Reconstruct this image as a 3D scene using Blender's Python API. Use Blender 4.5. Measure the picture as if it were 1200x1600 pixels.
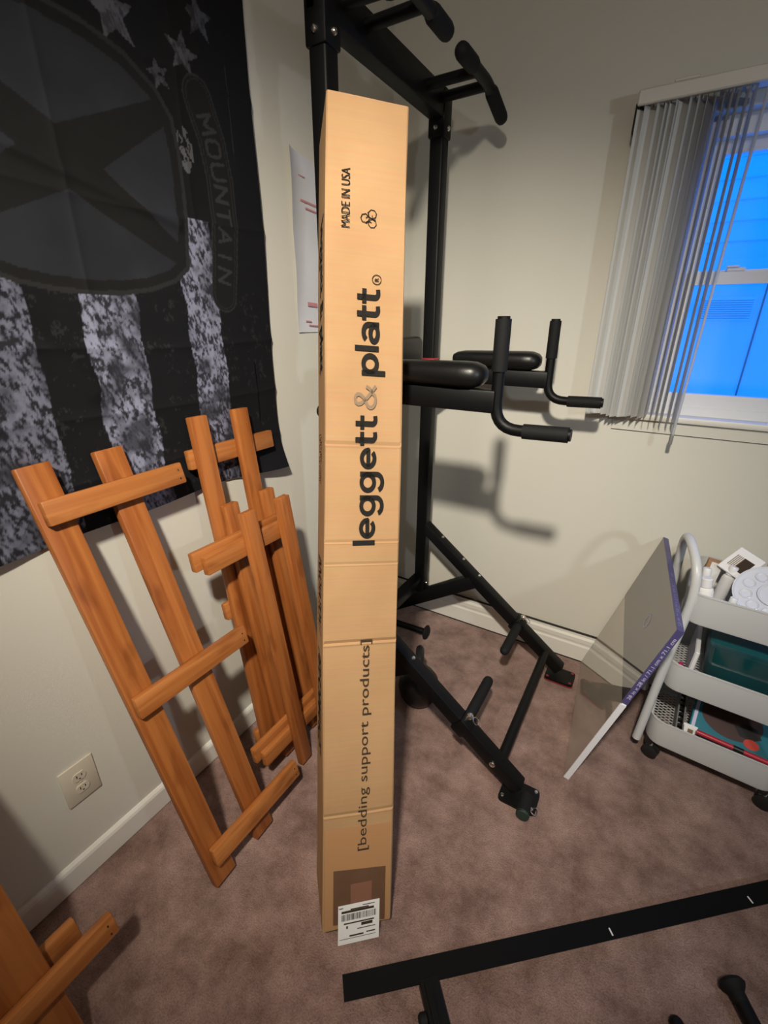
import bpy, bmesh, math, random
import numpy as np
from mathutils import Vector, Matrix

random.seed(7)
rng = np.random.default_rng(7)
scene = bpy.context.scene
for o in list(bpy.data.objects):
    bpy.data.objects.remove(o)
COL = scene.collection
V = Vector

# ------------------------------------------------------------------ camera
FPX = 708.0
PITCH, YAW, ROLL = math.radians(22.55), math.radians(31.0), math.radians(0.3)
CAM = V((1.104, -1.892, 1.42))
Fw = V((-math.sin(YAW) * math.cos(PITCH), math.cos(YAW) * math.cos(PITCH), -math.sin(PITCH)))
Rt = V((math.cos(YAW), math.sin(YAW), 0))
Up = Rt.cross(Fw)
Rt, Up = Rt * math.cos(ROLL) + Up * math.sin(ROLL), Up * math.cos(ROLL) - Rt * math.sin(ROLL)
cam_data = bpy.data.cameras.new('camera')
cam_data.sensor_fit = 'HORIZONTAL'
cam_data.sensor_width = 36.0
cam_data.lens = 36.0 * FPX / 1200.0
cam_data.clip_start = 0.02
cam = bpy.data.objects.new('camera', cam_data)
M = Matrix((Rt, Up, -Fw)).transposed().to_4x4()
M.translation = CAM
cam.matrix_world = M
COL.objects.link(cam)
scene.camera = cam

# ------------------------------------------------------------------ view + world (dusk sky outside the window)
scene.view_settings.view_transform = 'Standard'
scene.view_settings.look = 'None'
scene.view_settings.gamma = 1.0
scene.view_settings.exposure = 0.0
scene.view_settings.use_curve_mapping = False
world = bpy.data.worlds.new('dusk_sky')
world.use_nodes = True
bg = world.node_tree.nodes['Background']
bg.inputs[0].default_value = (0.0, 0.20, 1.0, 1)
bg.inputs[1].default_value = 2.9
scene.world = world

# ------------------------------------------------------------------ lamps: ceiling fixture above the viewer, shaded lamp at the right side of the room
LAMP = V((1.17, -2.35, 2.42))
def spot(name, loc, aim, energy, color, size, angle):
    ld = bpy.data.lights.new(name, 'SPOT')
    ld.energy = energy; ld.color = color; ld.shadow_soft_size = size
    ld.spot_size = math.radians(angle); ld.spot_blend = 1.0
    lo = bpy.data.objects.new(name, ld); lo.location = loc
    lo.rotation_euler = (V(aim) - V(loc)).to_track_quat('-Z', 'Y').to_euler()
    COL.objects.link(lo)
LAXIS = V((-0.317, 0.680, -0.661)).normalized()
spot('ceiling_lamp_light', LAMP, LAMP + LAXIS, 290, (1.0, 0.915, 0.775), 0.06, 72)  # cone narrowed to imitate the viewer blocking light and the dim outer areas
pd_ = bpy.data.lights.new('ceiling_lamp_spill', 'POINT')
pd_.energy = 16; pd_.color = (1.0, 0.90, 0.76); pd_.shadow_soft_size = 0.055
po_ = bpy.data.objects.new('ceiling_lamp_spill', pd_); po_.location = LAMP; COL.objects.link(po_)
spot('side_lamp_light', (2.45, -1.70, 1.62), (0.75, 0.0, 0.6), 34, (0.78, 0.90, 1.0), 0.05, 100)

# ================================================================== helpers
def tag(o, label=None, cat=None, group=None, kind=None):
    if label: o['label'] = label
    if cat: o['category'] = cat
    if group: o['group'] = group
    if kind: o['kind'] = kind
    return o

def link(o, parent=None, Mw=None):
    COL.objects.link(o)
    if Mw is None: Mw = Matrix.Identity(4)
    if parent is not None:
        o.parent = parent
        o.matrix_basis = WORLD[parent.name].inverted() @ Mw
    else:
        o.matrix_basis = Mw
    WORLD[o.name] = Mw.copy()
    return o
WORLD = {}

def thing(name, loc, label, cat, group=None, rz=0):
    o = bpy.data.objects.new(name, None)
    o.empty_display_size = 0.05
    link(o, None, Matrix.Translation(V(loc)) @ Matrix.Rotation(rz, 4, 'Z'))
    return tag(o, label, cat, group)

def obj(name, bm, mat, parent=None, Mw=None, smooth=False):
    if isinstance(bm, bpy.types.Mesh):
        me = bm
    else:
        me = bpy.data.meshes.new(name)
        bmesh.ops.recalc_face_normals(bm, faces=bm.faces[:])
        bm.to_mesh(me); bm.free()
    if mat is not None and not me.materials: me.materials.append(mat)
    if smooth:
        me.polygons.foreach_set('use_smooth', [True] * len(me.polygons))
        try: me.set_sharp_from_angle(angle=math.radians(38))
        except Exception: pass
    return link(bpy.data.objects.new(name, me), parent, Mw)

def frame(origin, x=None, z=None, y=None):
    """matrix from origin with two given axes"""
    if z is not None and x is not None:
        z = V(z).normalized(); x = V(x); x = (x - z * x.dot(z)).normalized(); y = z.cross(x)
    elif x is not None and y is not None:
        x = V(x).normalized(); y = V(y); y = (y - x * x.dot(y)).normalized(); z = x.cross(y)
    m = Matrix((x, y, z)).transposed().to_4x4(); m.translation = V(origin)
    return m

def bm_box(sx, sy, sz, bev=0.0, seg=1, bm=None, at=(0, 0, 0)):
    own = bm is None
    if own: bm = bmesh.new()
    r = bmesh.ops.create_cube(bm, size=1.0)
    vs = r['verts']
    for v in vs: v.co = V((v.co.x * sx + at[0], v.co.y * sy + at[1], v.co.z * sz + at[2]))
    if bev > 0:
        es = list({e for v in vs for e in v.link_edges})
        bmesh.ops.bevel(bm, geom=es, offset=bev, segments=seg, profile=0.5, affect='EDGES')
    return bm

def beam(name, p0, p1, w, h, mat, parent, side=(0, 1, 0), bev=0.004, seg=2):
    p0, p1 = V(p0), V(p1)
    d = p1 - p0
    bm = bm_box(w, h, d.length, bev, seg)
    return obj(name, bm, mat, parent, frame((p0 + p1) / 2, x=side, z=d), smooth=True)

def fillet(pts, rad, n=7):
    pts = [V(p) for p in pts]
    out = [pts[0]]
    for i in range(1, len(pts) - 1):
        a, b, c = pts[i - 1], pts[i], pts[i + 1]
        d0, d1 = (a - b), (c - b)
        r = min(rad, d0.length * .48, d1.length * .48)
        q0, q1 = b + d0.normalized() * r, b + d1.normalized() * r
        for k in range(n + 1):
            t = k / n
            out.append(q0 * (1 - t) ** 2 + b * 2 * t * (1 - t) + q1 * t * t)
    out.append(pts[-1])
    return out

def bm_sweep(pts, prof, bm=None, closed=False, cap=True, scale=None):
    if bm is None: bm = bmesh.new()
    pts = [V(p) for p in pts]
    n = len(pts)
    rings = []
    t0 = (pts[1] - pts[0]).normalized()
    ref = V((0, 0, 1)) if abs(t0.z) < .9 else V((1, 0, 0))
    nx = (ref - t0 * ref.dot(t0)).normalized()
    for i in range(n):
        if closed: t = (pts[(i + 1) % n] - pts[i - 1]).normalized()
        elif i == 0: t = t0
        elif i == n - 1: t = (pts[-1] - pts[-2]).normalized()
        else: t = (pts[i + 1] - pts[i - 1]).normalized()
        nx = (nx - t * nx.dot(t)).normalized()
        ny = t.cross(nx)
        s = scale[i] if scale else 1.0
        rings.append([bm.verts.new(pts[i] + nx * (a * s) + ny * (b * s)) for a, b in prof])
    m = len(prof)
    for i in range(n if closed else n - 1):
        r0, r1 = rings[i], rings[(i + 1) % n]
        for j in range(m):
            bm.faces.new((r0[j], r0[(j + 1) % m], r1[(j + 1) % m], r1[j]))
    if cap and not closed:
        bm.faces.new(rings[0][::-1]); bm.faces.new(rings[-1])
    return bm

def circ(r, n=14):
    return [(r * math.cos(2 * math.pi * k / n), r * math.sin(2 * math.pi * k / n)) for k in range(n)]

def tube(name, pts, r, mat, parent, n=14, round_end=False, rad=0.0):
    pts = fillet(pts, rad) if rad else [V(p) for p in pts]
    sc = None
    if round_end:
        a, b = pts[0], pts[-1]
        ta, tb = (pts[1] - a).normalized(), (b - pts[-2]).normalized()
        pre = [a + ta * r * (1 - math.cos(x)) for x in (0.25, .7, 1.1)]
        post = [b - tb * r * (1 - math.cos(x)) for x in (1.1, .7, .25)]
        sc = [math.sin(x) for x in (0.25, .7, 1.1)] + [1] * (len(pts)) + [math.sin(x) for x in (1.1, .7, .25)]
        mid = [a + ta * r] + pts[1:-1] + [b - tb * r]
        pts = pre + mid + post
    base = sum(pts, V((0, 0, 0))) / len(pts)
    bm = bm_sweep([p - base for p in pts], circ(r, n), scale=sc)
    return obj(name, bm, mat, parent, Matrix.Translation(base), smooth=True)

def bm_lathe(prof, n=24, bm=None, flat=None):
    if bm is None: bm = bmesh.new()
    rings = []
    for r, z in prof:
        if r < 1e-6: rings.append([bm.verts.new((0, 0, z))])
        else: rings.append([bm.verts.new((r * math.cos(2 * math.pi * k / n), r * math.sin(2 * math.pi * k / n), z)) for k in range(n)])
    for a, b in zip(rings[:-1], rings[1:]):
        for k in range(n):
            if len(a) == 1 and len(b) == 1: continue
            if len(a) == 1: bm.faces.new((a[0], b[k], b[(k + 1) % n]))
            elif len(b) == 1: bm.faces.new((a[k], a[(k + 1) % n], b[0]))
            else: bm.faces.new((a[k], a[(k + 1) % n], b[(k + 1) % n], b[k]))
    return bm

def lathe(name, prof, origin, axis, mat, parent, n=24):
    ax = V(axis).normalized()
    s = V((1, 0, 0)) if abs(ax.x) < .9 else V((0, 1, 0))
    return obj(name, bm_lathe(prof, n), mat, parent, frame(origin, x=s, z=ax), smooth=True)

def bm_prism(poly, th, bm=None, z0=0.0):
    if bm is None: bm = bmesh.new()
    a = [bm.verts.new((x, y, z0)) for x, y in poly]
    b = [bm.verts.new((x, y, z0 + th)) for x, y in poly]
    n = len(poly)
    bm.faces.new(a[::-1]); bm.faces.new(b)
    for i in range(n): bm.faces.new((a[i], a[(i + 1) % n], b[(i + 1) % n], b[i]))
    return bm

def rrect(w, d, r, n=5):
    out = []
    for cx, cy, a0 in ((w / 2 - r, d / 2 - r, 0), (-w / 2 + r, d / 2 - r, 90), (-w / 2 + r, -d / 2 + r, 180), (w / 2 - r, -d / 2 + r, 270)):
        for k in range(n + 1):
            a = math.radians(a0 + 90 * k / n)
            out.append((cx + r * math.cos(a), cy + r * math.sin(a)))
    return out

def grid_mesh(name, P, uvw=None):
    """P: (rows, cols, 3) array -> mesh"""
    r, c, _ = P.shape
    me = bpy.data.meshes.new(name)
    idx = np.arange(r * c).reshape(r, c)
    q = np.stack([idx[:-1, :-1], idx[:-1, 1:], idx[1:, 1:], idx[1:, :-1]], -1).reshape(-1, 4)
    me.vertices.add(r * c); me.vertices.foreach_set('co', P.reshape(-1).astype(np.float32))
    me.loops.add(q.size); me.loops.foreach_set('vertex_index', q.reshape(-1).astype(np.int32))
    me.polygons.add(len(q))
    me.polygons.foreach_set('loop_start', (np.arange(len(q)) * 4).astype(np.int32))
    me.update(calc_edges=True); me.validate()
    me.polygons.foreach_set('use_smooth', [True] * len(me.polygons))
    return me

def text(body, w, h, origin, xdir, ydir, mat, parent, name='printed_lettering', bold=0.0, shear=0.0, th=0.0004):
    """lettering whose bounding box is w x h, lower-left at origin"""
    cu = bpy.data.curves.new('t', 'FONT'); cu.body = body; cu.offset = bold; cu.shear = shear; cu.resolution_u = 3
    cu.fill_mode = 'FRONT'
    o = bpy.data.objects.new('t', cu); COL.objects.link(o)
    bpy.context.view_layer.update()
    me = bpy.data.meshes.new_from_object(o.evaluated_get(bpy.context.evaluated_depsgraph_get()))
    bpy.data.objects.remove(o); bpy.data.curves.remove(cu)
    co = np.empty(len(me.vertices) * 3, np.float32); me.vertices.foreach_get('co', co); co = co.reshape(-1, 3)
    lo_, hi_ = co.min(0), co.max(0)
    co[:, 0] = (co[:, 0] - lo_[0]) * w / (hi_[0] - lo_[0]); co[:, 1] = (co[:, 1] - lo_[1]) * h / (hi_[1] - lo_[1]); co[:, 2] = th
    me.vertices.foreach_set('co', co.reshape(-1)); me.materials.clear(); me.update()
    me.name = name
    return obj(name, me, mat, parent, frame(origin, x=xdir, y=ydir))

# ------------------------------------------------------------------ materials
def srgb(r, g, b):
    f = lambda c: (c / 255 / 12.92) if c / 255 <= .04045 else ((c / 255 + .055) / 1.055) ** 2.4
    return (f(r), f(g), f(b), 1)

def mat(name, col, rough=.5, metal=0.0, spec=.5, noise=0.0, nscale=30, bump=0.0, bscale=200, col2=None, coat=0.0, trans=0.0):
    m = bpy.data.materials.new(name); m.use_nodes = True
    nt = m.node_tree; b = nt.nodes['Principled BSDF']
    c = col if len(col) == 4 else (*col, 1)
    b.inputs['Base Color'].default_value = c
    b.inputs['Roughness'].default_value = rough
    b.inputs['Metallic'].default_value = metal
    b.inputs['Specular IOR Level'].default_value = spec
    b.inputs['Coat Weight'].default_value = coat
    b.inputs['Transmission Weight'].default_value = trans
    tc = nt.nodes.new('ShaderNodeTexCoord')
    if noise > 0:
        n = nt.nodes.new('ShaderNodeTexNoise'); n.inputs['Scale'].default_value = nscale; n.inputs['Detail'].default_value = 4
        nt.links.new(tc.outputs['Object'], n.inputs['Vector'])
        mx = nt.nodes.new('ShaderNodeMix'); mx.data_type = 'RGBA'
        c2 = col2 if col2 else tuple(x * (1 - noise) for x in c[:3]) + (1,)
        mx.inputs[6].default_value = c; mx.inputs[7].default_value = c2
        nt.links.new(n.outputs['Fac'], mx.inputs[0]); nt.links.new(mx.outputs[2], b.inputs['Base Color'])
    if bump > 0:
        n = nt.nodes.new('ShaderNodeTexNoise'); n.inputs['Scale'].default_value = bscale; n.inputs['Detail'].default_value = 3
        nt.links.new(tc.outputs['Object'], n.inputs['Vector'])
        bp = nt.nodes.new('ShaderNodeBump'); bp.inputs['Strength'].default_value = bump; bp.inputs['Distance'].default_value = 0.002
        nt.links.new(n.outputs['Fac'], bp.inputs['Height']); nt.links.new(bp.outputs['Normal'], b.inputs['Normal'])
    return m

def wood_mat(name, c_light, c_dark):
    m = bpy.data.materials.new(name); m.use_nodes = True
    nt = m.node_tree; b = nt.nodes['Principled BSDF']; L = nt.links
    b.inputs['Roughness'].default_value = .42
    b.inputs['Specular IOR Level'].default_value = .35
    tc = nt.nodes.new('ShaderNodeTexCoord'); oi = nt.nodes.new('ShaderNodeObjectInfo')
    mp = nt.nodes.new('ShaderNodeMapping'); mp.inputs['Scale'].default_value = (46, 46, 2.2)
    add = nt.nodes.new('ShaderNodeVectorMath'); add.operation = 'ADD'
    mul = nt.nodes.new('ShaderNodeMath'); mul.operation = 'MULTIPLY'; mul.inputs[1].default_value = 37.0
    L.new(oi.outputs['Random'], mul.inputs[0]); L.new(tc.outputs['Object'], add.inputs[0]); L.new(mul.outputs[0], add.inputs[1])
    L.new(add.outputs[0], mp.inputs['Vector'])
    n = nt.nodes.new('ShaderNodeTexNoise'); n.inputs['Scale'].default_value = 1.0; n.inputs['Detail'].default_value = 6; n.inputs['Distortion'].default_value = .9
    L.new(mp.outputs[0], n.inputs['Vector'])
    mp2 = nt.nodes.new('ShaderNodeMapping'); mp2.inputs['Scale'].default_value = (22, 22, 7)
    L.new(add.outputs[0], mp2.inputs['Vector'])
    n2 = nt.nodes.new('ShaderNodeTexNoise'); n2.inputs['Scale'].default_value = 1.0; n2.inputs['Detail'].default_value = 2
    L.new(mp2.outputs[0], n2.inputs['Vector'])
    cr = nt.nodes.new('ShaderNodeValToRGB')
    cr.color_ramp.elements[0].position = .34; cr.color_ramp.elements[0].color = c_dark
    cr.color_ramp.elements[1].position = .62; cr.color_ramp.elements[1].color = c_light
    L.new(n.outputs['Fac'], cr.inputs[0])
    mx = nt.nodes.new('ShaderNodeMix'); mx.data_type = 'RGBA'; mx.blend_type = 'MULTIPLY'; mx.inputs[0].default_value = .55
    cr2 = nt.nodes.new('ShaderNodeValToRGB')
    cr2.color_ramp.elements[0].position = .27; cr2.color_ramp.elements[0].color = (.42, .3, .24, 1)
    cr2.color_ramp.elements[1].position = .42; cr2.color_ramp.elements[1].color = (1, 1, 1, 1)
    L.new(n2.outputs['Fac'], cr2.inputs[0])
    L.new(cr.outputs[0], mx.inputs[6]); L.new(cr2.outputs[0], mx.inputs[7]); L.new(mx.outputs[2], b.inputs['Base Color'])
    bp = nt.nodes.new('ShaderNodeBump'); bp.inputs['Strength'].default_value = .12; bp.inputs['Distance'].default_value = .002
    L.new(n.outputs['Fac'], bp.inputs['Height']); L.new(bp.outputs['Normal'], b.inputs['Normal'])
    return m

def carpet_mat():
    m = bpy.data.materials.new('mauve_carpet'); m.use_nodes = True
    nt = m.node_tree; b = nt.nodes['Principled BSDF']; L = nt.links
    b.inputs['Roughness'].default_value = 1.0; b.inputs['Specular IOR Level'].default_value = .05
    b.inputs['Sheen Weight'].default_value = .15
    tc = nt.nodes.new('ShaderNodeTexCoord')
    n1 = nt.nodes.new('ShaderNodeTexNoise'); n1.inputs['Scale'].default_value = 8; n1.inputs['Detail'].default_value = 8; n1.inputs['Roughness'].default_value = .72
    n2 = nt.nodes.new('ShaderNodeTexNoise'); n2.inputs['Scale'].default_value = 260; n2.inputs['Detail'].default_value = 2
    for n in (n1, n2): L.new(tc.outputs['Object'], n.inputs['Vector'])
    cr = nt.nodes.new('ShaderNodeValToRGB')
    cr.color_ramp.elements[0].position = .36; cr.color_ramp.elements[0].color = (.185, .108, .089, 1)
    cr.color_ramp.elements[1].position = .66; cr.color_ramp.elements[1].color = (.40, .262, .222, 1)
    L.new(n1.outputs['Fac'], cr.inputs[0])
    mx = nt.nodes.new('ShaderNodeMix'); mx.data_type = 'RGBA'; mx.blend_type = 'MULTIPLY'; mx.inputs[0].default_value = .5
    cr2 = nt.nodes.new('ShaderNodeValToRGB')
    cr2.color_ramp.elements[0].position = .35; cr2.color_ramp.elements[0].color = (.5, .5, .5, 1)
    cr2.color_ramp.elements[1].position = .6; cr2.color_ramp.elements[1].color = (1, 1, 1, 1)
    L.new(n2.outputs['Fac'], cr2.inputs[0]); L.new(cr.outputs[0], mx.inputs[6]); L.new(cr2.outputs[0], mx.inputs[7])
    L.new(mx.outputs[2], b.inputs['Base Color'])
    ad = nt.nodes.new('ShaderNodeMath'); ad.operation = 'MULTIPLY_ADD'; ad.inputs[1].default_value = 2.0
    L.new(n1.outputs['Fac'], ad.inputs[0]); L.new(n2.outputs['Fac'], ad.inputs[2])
    bp = nt.nodes.new('ShaderNodeBump'); bp.inputs['Strength'].default_value = .8; bp.inputs['Distance'].default_value = .006
    L.new(ad.outputs[0], bp.inputs['Height']); L.new(bp.outputs['Normal'], b.inputs['Normal'])
    return m

def cardboard_mat():
    m = bpy.data.materials.new('kraft_cardboard'); m.use_nodes = True
    nt = m.node_tree; b = nt.nodes['Principled BSDF']; L = nt.links
    b.inputs['Roughness'].default_value = .75; b.inputs['Specular IOR Level'].default_value = .2
    tc = nt.nodes.new('ShaderNodeTexCoord')
    mp = nt.nodes.new('ShaderNodeMapping'); mp.inputs['Scale'].default_value = (3, 3, 160)
    L.new(tc.outputs['Object'], mp.inputs['Vector'])
    n = nt.nodes.new('ShaderNodeTexNoise'); n.inputs['Scale'].default_value = 1; n.inputs['Detail'].default_value = 2
    L.new(mp.outputs[0], n.inputs['Vector'])
    n2 = nt.nodes.new('ShaderNodeTexNoise'); n2.inputs['Scale'].default_value = 5; n2.inputs['Detail'].default_value = 4
    L.new(tc.outputs['Object'], n2.inputs['Vector'])
    cr = nt.nodes.new('ShaderNodeValToRGB')
    cr.color_ramp.elements[0].position = .3; cr.color_ramp.elements[0].color = (.375, .222, .108, 1)
    cr.color_ramp.elements[1].position = .7; cr.color_ramp.elements[1].color = (.445, .27, .137, 1)
    L.new(n2.outputs['Fac'], cr.inputs[0])
    mx = nt.nodes.new('ShaderNodeMix'); mx.data_type = 'RGBA'; mx.blend_type = 'MULTIPLY'; mx.inputs[0].default_value = .16
    L.new(cr.outputs[0], mx.inputs[6]); L.new(n.outputs['Color'], mx.inputs[7])
    L.new(mx.outputs[2], b.inputs['Base Color'])
    bp = nt.nodes.new('ShaderNodeBump'); bp.inputs['Strength'].default_value = .25; bp.inputs['Distance'].default_value = .001
    L.new(n.outputs['Fac'], bp.inputs['Height']); L.new(bp.outputs['Normal'], b.inputs['Normal'])
    return m

def attr_mat(name, attr, rough=.75, bscale=900):
    m = bpy.data.materials.new(name); m.use_nodes = True
    nt = m.node_tree; b = nt.nodes['Principled BSDF']; L = nt.links
    b.inputs['Roughness'].default_value = rough; b.inputs['Specular IOR Level'].default_value = .22
    a = nt.nodes.new('ShaderNodeAttribute'); a.attribute_name = attr
    L.new(a.outputs['Color'], b.inputs['Base Color'])
    tc = nt.nodes.new('ShaderNodeTexCoord')
    n = nt.nodes.new('ShaderNodeTexNoise'); n.inputs['Scale'].default_value = bscale
    L.new(tc.outputs['Object'], n.inputs['Vector'])
    bp = nt.nodes.new('ShaderNodeBump'); bp.inputs['Strength'].default_value = .1; bp.inputs['Distance'].default_value = .001
    L.new(n.outputs['Fac'], bp.inputs['Height']); L.new(bp.outputs['Normal'], b.inputs['Normal'])
    return m

def glass_mat(name, tint=(1, 1, 1, 1), gloss=.08, rough=.0):
    m = bpy.data.materials.new(name); m.use_nodes = True
    nt = m.node_tree; nt.nodes.clear(); L = nt.links
    out = nt.nodes.new('ShaderNodeOutputMaterial'); mx = nt.nodes.new('ShaderNodeMixShader')
    t = nt.nodes.new('ShaderNodeBsdfTransparent'); g = nt.nodes.new('ShaderNodeBsdfGlossy')
    t.inputs[0].default_value = tint; g.inputs['Roughness'].default_value = rough
    mx.inputs[0].default_value = gloss
    L.new(t.outputs[0], mx.inputs[1]); L.new(g.outputs[0], mx.inputs[2]); L.new(mx.outputs[0], out.inputs[0])
    return m

def slat_mat():
    m = bpy.data.materials.new('vinyl_slat'); m.use_nodes = True
    nt = m.node_tree; nt.nodes.clear(); L = nt.links
    out = nt.nodes.new('ShaderNodeOutputMaterial'); mx = nt.nodes.new('ShaderNodeMixShader')
    d = nt.nodes.new('ShaderNodeBsdfPrincipled'); t = nt.nodes.new('ShaderNodeBsdfTranslucent')
    d.inputs['Base Color'].default_value = (.64, .64, .62, 1); d.inputs['Roughness'].default_value = .55
    t.inputs[0].default_value = (.5, .55, .6, 1); mx.inputs[0].default_value = .12
    L.new(d.outputs[0], mx.inputs[1]); L.new(t.outputs[0], mx.inputs[2]); L.new(mx.outputs[0], out.inputs[0])
    return m

def wrap_mat(name, col, gloss, rough):
    m = bpy.data.materials.new(name); m.use_nodes = True
    nt = m.node_tree; nt.nodes.clear(); L = nt.links
    out = nt.nodes.new('ShaderNodeOutputMaterial'); mx = nt.nodes.new('ShaderNodeMixShader')
    d = nt.nodes.new('ShaderNodeBsdfDiffuse'); g = nt.nodes.new('ShaderNodeBsdfGlossy')
    d.inputs[0].default_value = col; g.inputs['Roughness'].default_value = rough; g.inputs[0].default_value = (.95, .95, .95, 1)
    tc = nt.nodes.new('ShaderNodeTexCoord'); n = nt.nodes.new('ShaderNodeTexNoise'); n.inputs['Scale'].default_value = 4
    L.new(tc.outputs['Object'], n.inputs['Vector'])
    bp_ = nt.nodes.new('ShaderNodeBump'); bp_.inputs['Strength'].default_value = .03; bp_.inputs['Distance'].default_value = .01
    L.new(n.outputs['Fac'], bp_.inputs['Height']); L.new(bp_.outputs['Normal'], g.inputs['Normal'])
    mx.inputs[0].default_value = gloss
    L.new(d.outputs[0], mx.inputs[1]); L.new(g.outputs[0], mx.inputs[2]); L.new(mx.outputs[0], out.inputs[0])
    return m

MT = dict(
    canvas=wrap_mat('canvas_in_clear_wrap', (.42, .37, .31, 1), .48, .03),
    insert=wrap_mat('dark_printed_insert', (.075, .068, .075, 1), .40, .03),
    wall=mat('cream_wall_paint', (.66, .64, .565), .85, spec=.2, noise=.06, nscale=1.5, bump=.12, bscale=160),
    ceiling=mat('ceiling_paint', (.72, .70, .66), .9, spec=.1, bump=.2, bscale=120),
    trim=mat('white_trim_paint', (.74, .72, .66), .45, spec=.4, noise=.08, nscale=8),
    gap=mat('dark_caulk_and_shadow', (.02, .018, .016), .9),
    carpet=carpet_mat(),
    black=mat('black_powder_coat', (.0035, .0035, .004), .48, spec=.24, noise=.3, nscale=20, bump=.05, bscale=500),
    steel=mat('black_bed_steel', (.0035, .0035, .0038), .6, spec=.12),
    foam=mat('black_foam', (.007, .007, .0075), .72, spec=.25, bump=.15, bscale=600),
    vinyl=mat('black_vinyl', (.005, .005, .005), .38, spec=.45, bump=.1, bscale=300),
    chrome=mat('zinc_bolt', (.72, .70, .66), .25, metal=1.0),
    red=mat('red_rubber', (.36, .02, .03), .5),
    darkred=mat('dark_red_rubber', (.20, .02, .025), .5),
    green=mat('dark_green_rubber', (.012, .03, .022), .6),
    wood=wood_mat('stained_pine', (.40, .140, .036, 1), (.27, .078, .017, 1)),
    wood2=wood_mat('light_stained_pine', (.43, .163, .045, 1), (.31, .099, .023, 1)),
    card=cardboard_mat(),
    ink=mat('black_ink', (.020, .018, .016), .8, spec=.08, noise=.4, nscale=60),
    ink2=mat('brown_ink', (.05, .034, .023), .85, spec=.08),
    greyink=mat('grey_ink', (.21, .15, .10), .85, spec=.08),
    tape=mat('brown_tape', (.40, .215, .10), .3, spec=.5),
    pouch=mat('dark_plastic_pouch', (.15, .08, .047), .35, spec=.4, noise=.3, nscale=25),
    slip=mat('reddish_slip', (.22, .10, .065), .5),
    paper=mat('white_paper', (.78, .77, .76), .7, spec=.2),
    papergrey=mat('greyish_paper', (.66, .66, .70), .75, spec=.2, noise=.1, nscale=12),
    redink=mat('red_ink', (.52, .22, .23), .8),
    creasec=mat('cardboard_crease', (.33, .19, .09), .8),
    outlet=mat('almond_plastic', (.60, .545, .44), .4, spec=.5),
    slot=mat('dark_slot', (.01, .01, .01), .7),
    slat=slat_mat(),
    rail=mat('blind_rail', (.62, .60, .55), .45),
    vin=mat('white_window_vinyl', (.72, .72, .72), .4),
    glass=glass_mat('window_glass', (.97, .99, 1, 1), .01, .5),
    siding=mat('house_siding', (.74, .78, .80), .7, noise=.05, nscale=3),
    cart=mat('white_cart_enamel', (.57, .58, .58), .35, spec=.5),
    caster=mat('black_caster', (.012, .012, .012), .4),
    
    edge=mat('white_frame_edge', (.74, .74, .78), .4),
    purple=mat('purple_label', (.085, .075, .21), .4, noise=.3, nscale=14),
    lilac=mat('pale_print', (.55, .52, .70), .5),
    clear=glass_mat('clear_plastic', (.93, .95, .96, 1), .10, .08),
    frost=mat('frosted_plastic', (.60, .62, .66), .3, trans=.35, spec=.5),
    teal=mat('teal_plastic', (.0, .105, .115), .45, noise=.5, nscale=9),
    tealbox=mat('teal_printed_card', (.01, .17, .235), .4, noise=.2, nscale=8),
    brown=mat('brown_print', (.075, .035, .03), .4, noise=.4, nscale=20),
    redprint=mat('red_print', (.55, .05, .035), .4),
    pink=mat('pink_plastic', (.60, .03, .18), .4),
    redpen=mat('red_plastic', (.42, .025, .045), .35),
    grey=mat('grey_plastic', (.20, .20, .19), .5),
    white=mat('white_plastic', (.74, .74, .76), .3),
    palette=mat('palette_plastic', (.66, .68, .74), .18, spec=.6, coat=.3),
    blue=mat('dark_blue_plastic', (.01, .012, .09), .4),
    skinp=mat('pale_pink_paper', (.60, .43, .37), .7),
    lampglass=mat('opal_glass', (.8, .78, .72), .3),
)

# ================================================================== room shell
RX, RY, RZ = 3.1, -5.3, 2.64
def struct(name, bm, m, **k):
    return tag(obj(name, bm, m, **k), kind='structure')
struct('floor', bm_box(RX + .2, -RY + .2, .1, at=(RX / 2, RY / 2, -.05)), MT['carpet'])
struct('ceiling', bm_box(RX + .2, -RY + .2, .1, at=(RX / 2, RY / 2, RZ + .05)), MT['ceiling'])
struct('wall_left', bm_box(.1, -RY + .2, RZ, at=(-.05, RY / 2, RZ / 2)), MT['wall'])
struct('wall_right', bm_box(.1, -RY + .2, RZ, at=(RX + .05, RY / 2, RZ / 2)), MT['wall'])
struct('wall_front', bm_box(RX, .1, RZ, at=(RX / 2, RY - .05, RZ / 2)), MT['wall'])
# back wall with the window opening
WX0, WX1, WZ0, WZ1 = 1.03, 1.93, 1.125, 1.985
bm = bmesh.new()
for x0, x1, z0, z1 in ((0, WX0, 0, RZ), (WX1, RX, 0, RZ), (WX0, WX1, 0, WZ0), (WX0, WX1, WZ1, RZ)):
    bm_box(x1 - x0, .14, z1 - z0, bm=bm, at=((x0 + x1) / 2, .07, (z0 + z1) / 2))
struct('wall_back', bm, MT['wall'])

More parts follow.
